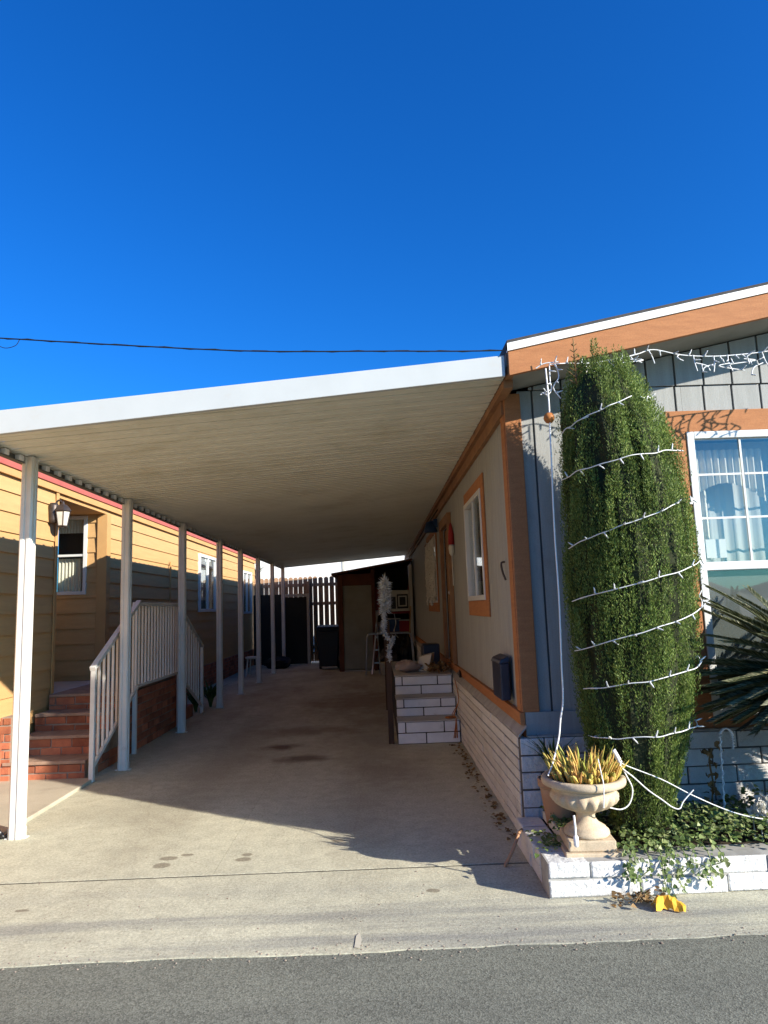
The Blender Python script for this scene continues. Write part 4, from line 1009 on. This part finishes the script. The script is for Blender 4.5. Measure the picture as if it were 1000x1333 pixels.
# ================================================================== STRING LIGHTS
bm_ = MB().lathe([(.0045,0),(.0055,.012),(.004,.014),(.0042,.03),(.001,.042)], (0, 0, 0), 6)
BULB = None
def string_lights(name, label, paths, r=.0032, step=.11, cat='string lights', drop=None, mat_='wire_white'):
    global BULB
    p0 = paths[0][0]; T = thing(name, label, cat, p0)
    m = MB(); spots = []
    for pts in paths:
        P = smooth_pts(pts, 8); m.tube(P, r, 5); acc = .05
        for a, b in zip(P[:-1], P[1:]):
            acc += (b-a).length
            if acc > step: spots.append((b, (b-a).normalized())); acc = 0
    m.build('wire', mat_, T)
    for q, (p, d) in enumerate(spots[:100]):
        side = d.orthogonal().normalized(); side = (Matrix.Rotation(random.uniform(0, 6.28), 3, d) @ side + d*.3).normalized()
        side.y = -abs(side.y)*.8
        eul = side.to_track_quat('Z', 'Y').to_euler()
        if BULB is None:
            BULB = bm_.build('bulb', 'vinyl', T); BULB.location = p - Vector(p0); BULB.rotation_euler = eul
            # mesh was stored relative to the thing: re-centre it
            me = BULB.data; off = Vector(p0); 
            for v in me.vertices: v.co += off
        else: inst(BULB, 'bulb', T, p, eul)
    return T
def wrap(zl, zr, th0=200, th1=350, n=13, k=.985):
    out = []
    for i in range(n):
        t = i/(n-1); th = math.radians(th0 + (th1-th0)*t); z = zl + (zr-zl)*(t**1.15)
        rr = Rz(z)*k + jit(.006); out.append((Cx(z)+rr*math.cos(th), CYY+rr*math.sin(th), z + jit(.006)))
    return out
bands = []
for zl, zr, a, b in ((.735,.80,190,350),(1.00,1.16,195,352),(1.21,1.50,188,355),(1.50,1.75,192,358),(1.80,2.02,190,300),(2.02,2.08,318,345),(2.22,2.36,188,335),(2.50,2.66,195,285),(2.66,2.69,300,340)):
    bands.append(wrap(zl, zr, a, b))
string_lights('cypress_lights', 'white mini light string spiralling round the columnar cypress', bands)
sw = [(1.12,4.10,2.955),(1.25,4.13,2.97),(1.36,4.13,2.965),(1.558,4.15,2.995),(1.70,4.17,3.03),(1.811,4.18,3.06),(1.986,4.18,3.02),(2.18,4.18,3.005),(2.377,4.18,3.012),(2.557,4.18,3.03),(2.75,4.18,3.06),(2.95,4.18,3.08),(3.3,4.18,3.12)]
paths = [sw]
for x in (1.40, 1.52, 1.66, 1.78, 1.97, 2.06, 2.19, 2.28, 2.37, 2.50, 2.60, 2.68, 2.74, 2.82, 2.88, 2.95, 3.05, 3.15):
    z = float(np.interp(x, [p[0] for p in sw], [p[2] for p in sw])); l = random.choice((.05, .09, .07, .11)) * (1.7 if x > 2.45 else 1)
    paths.append([(x, 4.175, z), (x+jit(.03), 4.165, z-l*.5), (x+jit(.07), 4.16, z-l)])
    if random.random() < .6: paths.append([(x+jit(.01), 4.165, z-l*.5), (x+random.choice((-1,1))*.07, 4.16, z-l*.7), (x+random.choice((-1,1))*.09, 4.16, z-l)])
paths += [[(1.12,4.10,2.955),(1.115,4.09,2.85),(1.12,4.09,2.79),(1.09,4.09,2.75)],[(1.16,4.10,2.95),(1.17,4.09,2.87),(1.13,4.08,2.80),(1.17,4.08,2.73)],
          [(1.115,4.09,2.79),(1.06,4.09,2.765),(1.05,4.09,2.76)],[(1.04,4.12,2.94),(1.09,4.11,2.965),(1.18,4.10,2.97)]]
string_lights('eave_lights', 'white icicle light string sagging along the orange rake board', paths, .0038, .08)
cord = [(1.095,4.10,2.93),(1.09,4.06,2.70),(1.075,4.03,2.45),(1.07,4.02,2.328),(1.06,4.02,1.914),(1.059,4.02,1.51),(1.048,4.02,1.161),(1.042,4.02,.946),(1.015,4.0,.84),(.992,3.98,.737),(.935,3.92,.62),(.90,3.90,.56)]
ec = MB().tube(smooth_pts(cord, 6), .0048, 6)
tag(ec.build('extension_cord', 'wire_white', loc=cord[-1]), 'long white cord dropping from the eave to the urn', 'cord')
ob = MB().lathe([(.004,-.034),(.02,-.028),(.031,-.012),(.034,0),(.031,.012),(.02,.028),(.004,.034)], (1.082, 4.05, 2.60), 14)
tag(ob.build('ornament_ball', 'orange_ball', loc=(1.082, 4.05, 2.60)), 'rusty orange ball hanging on the white cord by cypress', 'ornament')
wires = MB()
wires.tube(smooth_pts([(1.255,3.87,.665),(1.29,3.85,.60),(1.35,3.85,.547),(1.42,3.84,.48),(1.485,3.84,.432),(1.54,3.84,.39),(1.579,3.84,.381),(1.607,3.85,.415),(1.667,3.85,.472)], 6), .0036, 6)
wires.tube(smooth_pts([(1.27,3.87,.66),(1.301,3.86,.616),(1.50,3.86,.53),(1.672,3.86,.436),(1.87,3.86,.347),(2.052,3.87,.30),(2.3,3.9,.27)], 6), .0030, 6)
wires.tube(smooth_pts([(1.28,3.86,.63),(1.31,3.85,.56),(1.335,3.84,.49),(1.31,3.83,.42),(1.26,3.82,.395),(1.20,3.82,.405)], 6), .0036, 6)
wires.tube(smooth_pts([(1.15,3.80,.66),(1.14,3.73,.60),(1.135,3.69,.55),(1.13,3.70,.44)], 5), .003, 5)
wires.tube(smooth_pts([(1.0,3.80,.38),(1.0,3.79,.33),(1.0,3.79,.27)], 5), .006, 6); wires.lathe([(.008,0),(.014,.01),(.014,.05),(.006,.06)], (1.0, 3.79, .225), 8)
wires.tube([(1.255,3.865,.69),(1.275,3.86,.65),(1.285,3.855,.625)], .013, 8)
tag(wires.build('tangled_cord', 'wire_white', loc=(1.3, 3.85, .3)), 'looping white cords with plug joining the urn and garden', 'cord')
ov = MB(); pts = smooth_pts([(-14,22,10.94),(-11.95,22,10.76),(-8,22,10.4),(-3.816,22,10.075),(.522,22,9.941),(4.6,22,9.842),(12,22,9.9)], 10)
ov.tube(pts, .022, 6)
for k in range(1): ov.tube(smooth_pts([(-12.6,22,10.80),(-12.1,22,10.45),(-11.7,22,10.5),(-11.55,22,10.72)]), .012, 5)
q = [p + Vector((0, .0, .03*math.sin(i*1.7))) for i, p in enumerate(pts)]
ov.tube(q, .014, 5)
tag(ov.build('overhead_cable', 'wire_black', loc=(0, 22, 9.9)), 'black twisted overhead cable crossing the blue sky', 'cable')

# ================================================================== URN, POT, PLANTS
UC = (1.10, 3.935)
UR = thing('garden_urn', 'cast stone pedestal urn with fluted bowl on planter corner', 'urn', (*UC, .19))
def turned(mb, w, z0, z1, a=math.radians(-4)):
    P = [(UC[0]+(x*math.cos(a)-y*math.sin(a))*w, UC[1]+(x*math.sin(a)+y*math.cos(a))*w) for x, y in ((-1,-1),(1,-1),(1,1),(-1,1))]
    mb.prism(P, 'z', z0, z1)
p = MB(); turned(p, .125, .189, .245); p.build('plinth', 'stone', UR, bevel=.008)
p = MB(); turned(p, .145, .165, .1885); p.build('plinth', 'stone', UR, bevel=.006)
p = MB().lathe([(.118,.246),(.122,.256),(.118,.270),(.106,.276),(.104,.284),(.092,.292),(.072,.303),(.058,.318),(.050,.334),(.049,.346),(.056,.358),(.068,.366),(.070,.372)], (*UC, 0), 32)
p.build('foot', 'stone', UR)
def gad(r, z, a):
    t = max(0, min(1, (z-.378)/.03))*max(0, min(1, (.470-z)/.03)); return r*(1 + .055*t*(abs(math.sin(9*a))*2-1.1))
p = MB().lathe([(.066,.3725),(.10,.378),(.135,.394),(.162,.416),(.176,.438),(.179,.455),(.172,.468),(.165,.474),(.170,.484),(.186,.496)], (*UC, 0), 144, gad)
p.build('bowl', 'stone', UR)
p = MB().lathe([(.186,.4965),(.205,.503),(.222,.511),(.226,.524),(.224,.540),(.215,.548),(.195,.547),(.186,.535),(.184,.52)], (*UC, 0), 48)
p.build('rim', 'stone', UR)
MB().lathe([(.182,.515),(.12,.535),(.02,.54)], (*UC, 0), 24).build('soil', 'soil', UR)
su = MB(); r_ = np.random.default_rng(3)
for i in range(430):
    a = r_.random()*2*PI; rad = .165*math.sqrt(r_.random()); x, y = UC[0]+.01+rad*math.cos(a), UC[1]+rad*math.sin(a)
    L = (.09+.10*r_.random())*(1.15-.55*rad/.165) + .02; tilt = .45*rad/.165 + .4*r_.random(); az = a + .5*r_.normal()
    d = Vector((tilt*math.cos(az), tilt*math.sin(az), 1)).normalized()
    plump = i % 5 < 3; rr = (.0065+.0045*r_.random()) if plump else (.003+.003*r_.random()); L = L*(.62 if plump else 1.1); b0 = Vector((x, y, .525))
    su.tube([b0, b0+d*L*.4, b0+d*L*.75+Vector((0,0,.004)), b0+d*L*.93, b0+d*L], [rr*.6, rr, rr*1.05, rr*.6, rr*.08], 5)
SU = tag(su.build('succulent_plant', 'succulent', loc=(*UC, .53)), 'yellow and orange finger leaved succulent filling the stone urn', 'plant')
TP = thing('terracotta_pot', 'weathered terracotta pot half hidden behind the stone urn', 'pot', (1.075, 4.37, .17))
MB().lathe([(.085,.15),(.10,.25),(.118,.38),(.118,.385),(.128,.388),(.13,.43),(.12,.435),(.112,.42),(.108,.40)], (1.075, 4.37, .0), 24).build('body', 'terracotta', TP)
MB().lathe([(.108,.40),(.02,.41)], (1.075, 4.37, .0), 16).build('soil', 'soil', TP)
gp = MB(); strap_plant(gp, (1.05, 4.38, .41), 70, .32, .007, .75, 2)
tag(gp.build('strap_leaf_plant', 'grass_leaf', loc=(1.05, 4.38, .41)), 'dark green strappy plant growing in the terracotta pot', 'plant')

# ground cover (ivy) : nobody could count it
def leaf_cloud(c, d, nrm, size):
    """heart-ish six-corner leaves, bent along the midrib"""
    n = len(c); s_ = np.cross(d, nrm); s_ /= np.linalg.norm(s_, axis=1)[:, None]
    size = size[:, None]; up = nrm*size*.18
    A = np.zeros((n, 6, 3))
    A[:, 0] = c; A[:, 1] = c + d*size*.15 + s_*size*.42 + up; A[:, 2] = c + d*size*.55 + s_*size*.36 + up
    A[:, 3] = c + d*size*1.05; A[:, 4] = c + d*size*.55 - s_*size*.36 + up; A[:, 5] = c + d*size*.15 - s_*size*.42 + up
    return A
iv = MB(); n = 7500
x = 1.0 + 3.6*rng.random(n)**1.25; y = 3.79 + .72*rng.random(n)**1.1
h = .18 + .13*rng.random(n)*(.55+.45*np.sin(5*x+2*np.sin(3*y))) + .04*rng.random(n)
keep = ~((np.hypot(x-UC[0], y-UC[1]) < .2)) & ~((x < 1.2) & (y < 4.0))
c = np.stack([x, y, h], 1)[keep]; n = len(c)
az = rng.random(n)*2*PI; d = np.stack([np.cos(az), np.sin(az)*.8-.25, -.25+.5*rng.random(n)], 1); d /= np.linalg.norm(d, axis=1)[:, None]
nr = np.stack([.5*rng.normal(size=n), -.35+.5*rng.normal(size=n), .9*np.ones(n)], 1); nr -= d*(nr*d).sum(1)[:, None]; nr /= np.linalg.norm(nr, axis=1)[:, None]
iv.quads(leaf_cloud(c, d, nr, .014+.022*rng.random(n)))
# runners spilling over the wall
vine = []
for (xs, L, k) in ((1.27,.10,1),(1.33,.16,1),(1.40,.20,1),(1.46,.10,1),(1.52,.17,1),(1.58,.08,1),(1.70,.09,1),(1.24,.07,1),(1.64,.14,1),(1.44,.22,1)):
    p = [(xs, 3.84, .22), (xs+.01, 3.735, .215), (xs+jit(.03), 3.70, .19-L*.3), (xs+jit(.05), 3.70, .19-L*.6), (xs+jit(.06), 3.69, .19-L)]
    vine.append(p); iv.tube(smooth_pts(p, 4), .0025, 4)
    P = smooth_pts(p, 6); m_ = len(P); c = np.array([tuple(q_) for q_ in P for _ in range(1)]) + rng.normal(size=(m_, 3))*.014
    c[:, 1] = np.minimum(c[:, 1], np.where(c[:, 2] < .2, 3.715, 9))
    az = rng.random(m_)*2*PI; d = np.stack([np.cos(az)*.8, -.3*np.ones(m_), -.5+.4*np.sin(az)], 1); d /= np.linalg.norm(d, axis=1)[:, None]
    nr = np.stack([.3*rng.normal(size=m_), -np.ones(m_), .5*np.ones(m_)], 1); nr -= d*(nr*d).sum(1)[:, None]; nr /= np.linalg.norm(nr, axis=1)[:, None]
    iv.quads(leaf_cloud(c, d, nr, .012+.018*rng.random(m_)))
# leaves beside the urn on the left
n = 90; c = np.stack([.91+.04*rng.normal(size=n), 4.05+.08*rng.normal(size=n), .17+.025*rng.random(n)], 1)
az = rng.random(n)*2*PI; d = np.stack([np.cos(az), np.sin(az), .2*rng.normal(size=n)], 1); d /= np.linalg.norm(d, axis=1)[:, None]
nr = np.stack([.4*rng.normal(size=n), .4*rng.normal(size=n), np.ones(n)], 1); nr -= d*(nr*d).sum(1)[:, None]; nr /= np.linalg.norm(nr, axis=1)[:, None]
iv.quads(leaf_cloud(c, d, nr, .018+.016*rng.random(n)))
stuff(iv.build('ivy_ground_cover', 'ivy'))
wd = MB(); n = 46
c = np.stack([1.27+.07*rng.normal(size=n), 3.64+.03*rng.normal(size=n), .008+.05*rng.random(n)**2], 1)
az = rng.random(n)*2*PI; d = np.stack([np.cos(az), np.sin(az), .3*rng.random(n)], 1); d /= np.linalg.norm(d, axis=1)[:, None]
nr = np.stack([.4*rng.normal(size=n), .4*rng.normal(size=n), np.ones(n)], 1); nr -= d*(nr*d).sum(1)[:, None]; nr /= np.linalg.norm(nr, axis=1)[:, None]
wd.quads(leaf_cloud(c, d, nr, .018+.02*rng.random(n)))
for k in range(5): wd.tube(smooth_pts([(1.27+jit(.03), 3.70, .005), (1.27+jit(.06), 3.65, .05), (1.27+jit(.12), 3.6, .02)]), .0025, 4)
tag(wd.build('weed', 'dry_leaf', loc=(1.27, 3.65, 0)), 'small straggly weed growing at the planter foot', 'weed')
yp = MB(); V = []; F = []; nx, ny = 8, 6; random.seed(21)
for a in range(nx+1):
    for b_ in range(ny+1):
        u, w_ = a/nx, b_/ny
        V.append((1.298+.135*u+jit(.006), 3.525+.085*w_+jit(.006)+.02*math.sin(5*u), .006+max(0, .052*math.sin(PI*min(1, w_*1.25))*(.35+.65*math.sin(PI*(.15+.7*u)))+jit(.010))))
for a in range(nx):
    for b_ in range(ny):
        q = a*(ny+1)+b_; F.append((q, q+ny+1, q+ny+2, q+1))
yp.add(V, F)
tag(yp.build('paper_scrap', 'yellow_paper', loc=(1.36, 3.56, 0)), 'crumpled bright yellow scrap lying on concrete by the planter', 'litter')
hp = MB().tube(smooth_pts([(.70,4.20,.01),(.69,4.17,.02),(.74,4.18,.10),(.80,4.28,.16),(.84,4.36,.13),(.86,4.42,.02)], 6), .009, 6)
tag(hp.build('bent_hose', 'terracotta', loc=(.75, 4.3, 0)), 'short reddish bent hose leaning on the planter wall', 'hose')
db = MB(); n = 150
c = np.stack([.84-.10*rng.random(n)**2, 4.6+3.1*rng.random(n), .004+.012*rng.random(n)], 1)
az = rng.random(n)*2*PI; d = np.stack([np.cos(az), np.sin(az), .15*rng.random(n)], 1); d /= np.linalg.norm(d, axis=1)[:, None]
nr = np.stack([.4*rng.normal(size=n), .4*rng.normal(size=n), np.ones(n)], 1); nr -= d*(nr*d).sum(1)[:, None]; nr /= np.linalg.norm(nr, axis=1)[:, None]
db.quads(leaf_cloud(c, d, nr, .02+.02*rng.random(n)))
stuff(db.build('fallen_leaves', 'dry_leaf'))

# sago palm
SG = thing('sago_palm', 'dark feathery sago palm under the white front window', 'palm', (2.62, 4.10, .15))
MB().lathe([(.13,.0),(.17,.15),(.18,.4),(.16,.70),(.09,.82)], (2.62, 4.10, .15), 20, lambda r, z, a: r*(1+.08*math.sin(9*a+40*z))).build('trunk', 'trunk', SG)
def frond(az, elev, L, droop, dead=False, n=84):
    mb = MB(); base = Vector((2.62, 4.10, .98)); h = Vector((math.cos(az), math.sin(az), 0)); side = Vector((-h.y, h.x, 0))
    pts = []; p = base.copy(); e = elev
    for i in range(n+1):
        pts.append(p.copy()); p += (h*math.cos(e) + Vector((0, 0, 1))*math.sin(e))*L/n; e -= droop/n
    mb.tube(pts[::4] + [pts[-1]], [.009*(1-.75*i/(len(pts[::4]))) for i in range(len(pts[::4])+1)], 5)
    A = []
    for i in range(6, n):
        t = i/n; l = .125*math.sin(min(1, .25+t*1.0)*PI*.92)**.7*(1.0-.35*t) + .02; d0 = (pts[i+1]-pts[i]).normalized(); up = side.cross(d0)
        if up.z < 0: up = -up
        for s_ in (-1, 1):
            dv = (d0*(.75+.5*t) + side*s_*.8 + up*.5 + Vector((jit(.05), jit(.05), jit(.05)))).normalized(); w = d0*.0068
            a = pts[i]; b = a + dv*l*.6; c_ = a + dv*l - Vector((0, 0, .1*l))
            A.append([a-w, b-w*1.2, c_, b+w*1.2])
    for q in A: mb.add(q, [(0, 1, 2, 3)])
    mb.build('frond', 'sago_dead' if dead else 'sago', SG)
fr_ = np.random.default_rng(12)
def fan(n, a0, a1, e0, e1, l0, l1, d0, d1, dead=0):
    for i in range(n):
        frond(a0 + (a1-a0)*(i+.5*fr_.random())/n, e0+(e1-e0)*fr_.random(), l0+(l1-l0)*fr_.random(), d0+(d1-d0)*fr_.random(), fr_.random() < dead)
fan(26, 1.9, 5.6, .45, 1.05, .72, .86, .30, .55)
fan(24, 1.9, 5.6, .05, .45, .70, .82, .25, .45)
fan(22, 2.0, 5.4, -.25, .1, .60, .76, .2, .35, .2)
fan(14, 2.3, 5.0, -.45, -.2, .45, .6, .1, .3, .5)
fan(20, 1.95, 4.3, -.2, .3, .66, .80, .2, .4, .15)
fan(26, 5.2, 8.0, -.55, .9, .75, .95, .3, .6, .1)
fan(14, 4.4, 7.6, -.75, -.3, .65, .85, .1, .4, .3)

# tinsel candy canes
def cane(x, y, z0, H_, r, m, label, hook=True):
    T = thing('tinsel_cane', label, 'garden stake', (x, y, z0), 'tinsel cane stakes in the planter')
    pts = [(x, y, z0), (x+.01, y, z0+H_*.4), (x+.02, y, z0+H_*.8)] + [(x+.02+r-r*math.cos(a), y, z0+H_*.8+r*1.3*math.sin(a)) for a in (.5, 1.1, 1.6, 2.2, 2.8, 3.14)] + [(x+.02+2*r, y, z0+H_*.8-.07)]
    MB().tube(smooth_pts(pts, 5), .004, 5).build('wire', 'wire_white', T)
    # foil wound round the wire as a tight spiral
    P = smooth_pts(pts, 30); A = np.concatenate([tinsel([tuple(p) for p in pts], .006, 700, .009, .0022)]); q = MB().quads(A); q.build('tinsel', m, T)
    sp_ = []
    for i, p in enumerate(P):
        sp_.append(p + Vector((.0085*math.cos(i*.9), .0085*math.sin(i*.9), 0)))
    MB().tube(sp_, .0032, 4).build('spiral', 'wire_white', T)
cane(1.985, 4.2, .19, .60, .037, 'tinsel_green', 'green and silver tinsel cane stake nearest the cypress tree')
cane(2.265, 4.15, .19, .68, .037, 'tinsel_red', 'dark red tinsel cane stake in front of the sago palm')
fl = MB()
for (x, y, z, rr) in ((2.08,3.98,.33,.035),(2.12,4.0,.36,.04),(2.05,4.0,.30,.03),(2.16,3.97,.31,.035),(2.10,3.95,.29,.03)):
    n = 46; d = rng.normal(size=(n, 3)); d /= np.linalg.norm(d, axis=1)[:, None]; nr = np.cross(d, rng.normal(size=(n, 3))); nr /= np.linalg.norm(nr, axis=1)[:, None]
    fl.quads(leaf_cloud(np.tile([[x, y, z]], (n, 1)) + d*rr*.3, d, nr, rr*(.6+.4*rng.random(n))))
    fl.tube([(x, y, .15), (x, y, z)], .004, 4)
tag(fl.build('white_flowers', 'petal', loc=(2.1, 4, .15)), 'cluster of white flowers in the planter near sago palm', 'flowers')
sn = MB().tube(smooth_pts([(1.93,4.25,.15),(1.945,4.25,.30),(1.96,4.25,.40),(1.95,4.25,.52),(1.97,4.25,.60)]), .006, 5)
n = 26; c = np.stack([1.955+.03*rng.normal(size=n), 4.24+.02*rng.normal(size=n), .30+.32*rng.random(n)], 1)
d = rng.normal(size=(n, 3)); d /= np.linalg.norm(d, axis=1)[:, None]; nr = np.cross(d, rng.normal(size=(n, 3))); nr /= np.linalg.norm(nr, axis=1)[:, None]
sn.quads(leaf_cloud(c, d, nr, .03+.02*rng.random(n)))
tag(sn.build('rose_cane', 'dry_leaf', loc=(1.95, 4.25, .15)), 'thin dry brown stem with curled leaves against white brick', 'plant')

# ================================================================== CAMERA, LIGHT, WORLD
cam = bpy.data.cameras.new('camera'); co = bpy.data.objects.new('camera', cam); COL.objects.link(co)
P_, Y_, R_ = .137008, .015191, -.035081
fwd = Vector((math.sin(Y_)*math.cos(P_), math.cos(Y_)*math.cos(P_), math.sin(P_))); rt = Vector((math.cos(Y_), -math.sin(Y_), 0)); up = rt.cross(fwd)
r2 = rt*math.cos(R_) + up*math.sin(R_); u2 = up*math.cos(R_) - rt*math.sin(R_)
co.matrix_world = Matrix(((r2.x, u2.x, -fwd.x, 0), (r2.y, u2.y, -fwd.y, 0), (r2.z, u2.z, -fwd.z, 1.5), (0, 0, 0, 1)))
cam.sensor_fit = 'HORIZONTAL'; cam.sensor_width = 36; cam.lens = 36*.8971; cam.clip_end = 2000; cam.clip_start = .05
SC.camera = co

EL = math.radians(23); AZ = math.atan2(.84, -.543)       # compass angle of the sun from +Y towards +X
sv = Vector((math.sin(AZ)*math.cos(EL), math.cos(AZ)*math.cos(EL), math.sin(EL)))
sl = bpy.data.lights.new('sun', 'SUN'); so_ = bpy.data.objects.new('sun', sl); COL.objects.link(so_)
sl.energy = 4.6; sl.angle = math.radians(.5); sl.color = (1, .92, .80)
so_.rotation_euler = sv.to_track_quat('Z', 'Y').to_euler(); so_.location = (6, -4, 8)
W = bpy.data.worlds.new('World'); SC.world = W; W.use_nodes = True
nt = W.node_tree; nt.nodes.clear()
sky = nt.nodes.new('ShaderNodeTexSky'); sky.sky_type = 'NISHITA'; sky.sun_disc = False
sky.sun_elevation = EL; sky.sun_rotation = AZ; sky.altitude = 200; sky.air_density = 1.0; sky.dust_density = 1.2; sky.ozone_density = 4
hs = nt.nodes.new('ShaderNodeHueSaturation'); hs.inputs['Saturation'].default_value = 1.25
bg = nt.nodes.new('ShaderNodeBackground'); bg.inputs[1].default_value = .092
wo = nt.nodes.new('ShaderNodeOutputWorld')
nt.links.new(sky.outputs[0], hs.inputs['Color']); tn = mix(nt, 1, hs.outputs[0], (.22, .735, 1.17), 'MULTIPLY'); nt.links.new(tn, bg.inputs[0]); nt.links.new(bg.outputs[0], wo.inputs[0])
SC.view_settings.view_transform = 'Standard'; SC.view_settings.look = 'None'; SC.view_settings.gamma = 1; SC.view_settings.exposure = 1.14
SC.cycles.max_bounces = 12; SC.cycles.diffuse_bounces = 8; SC.cycles.transparent_max_bounces = 12
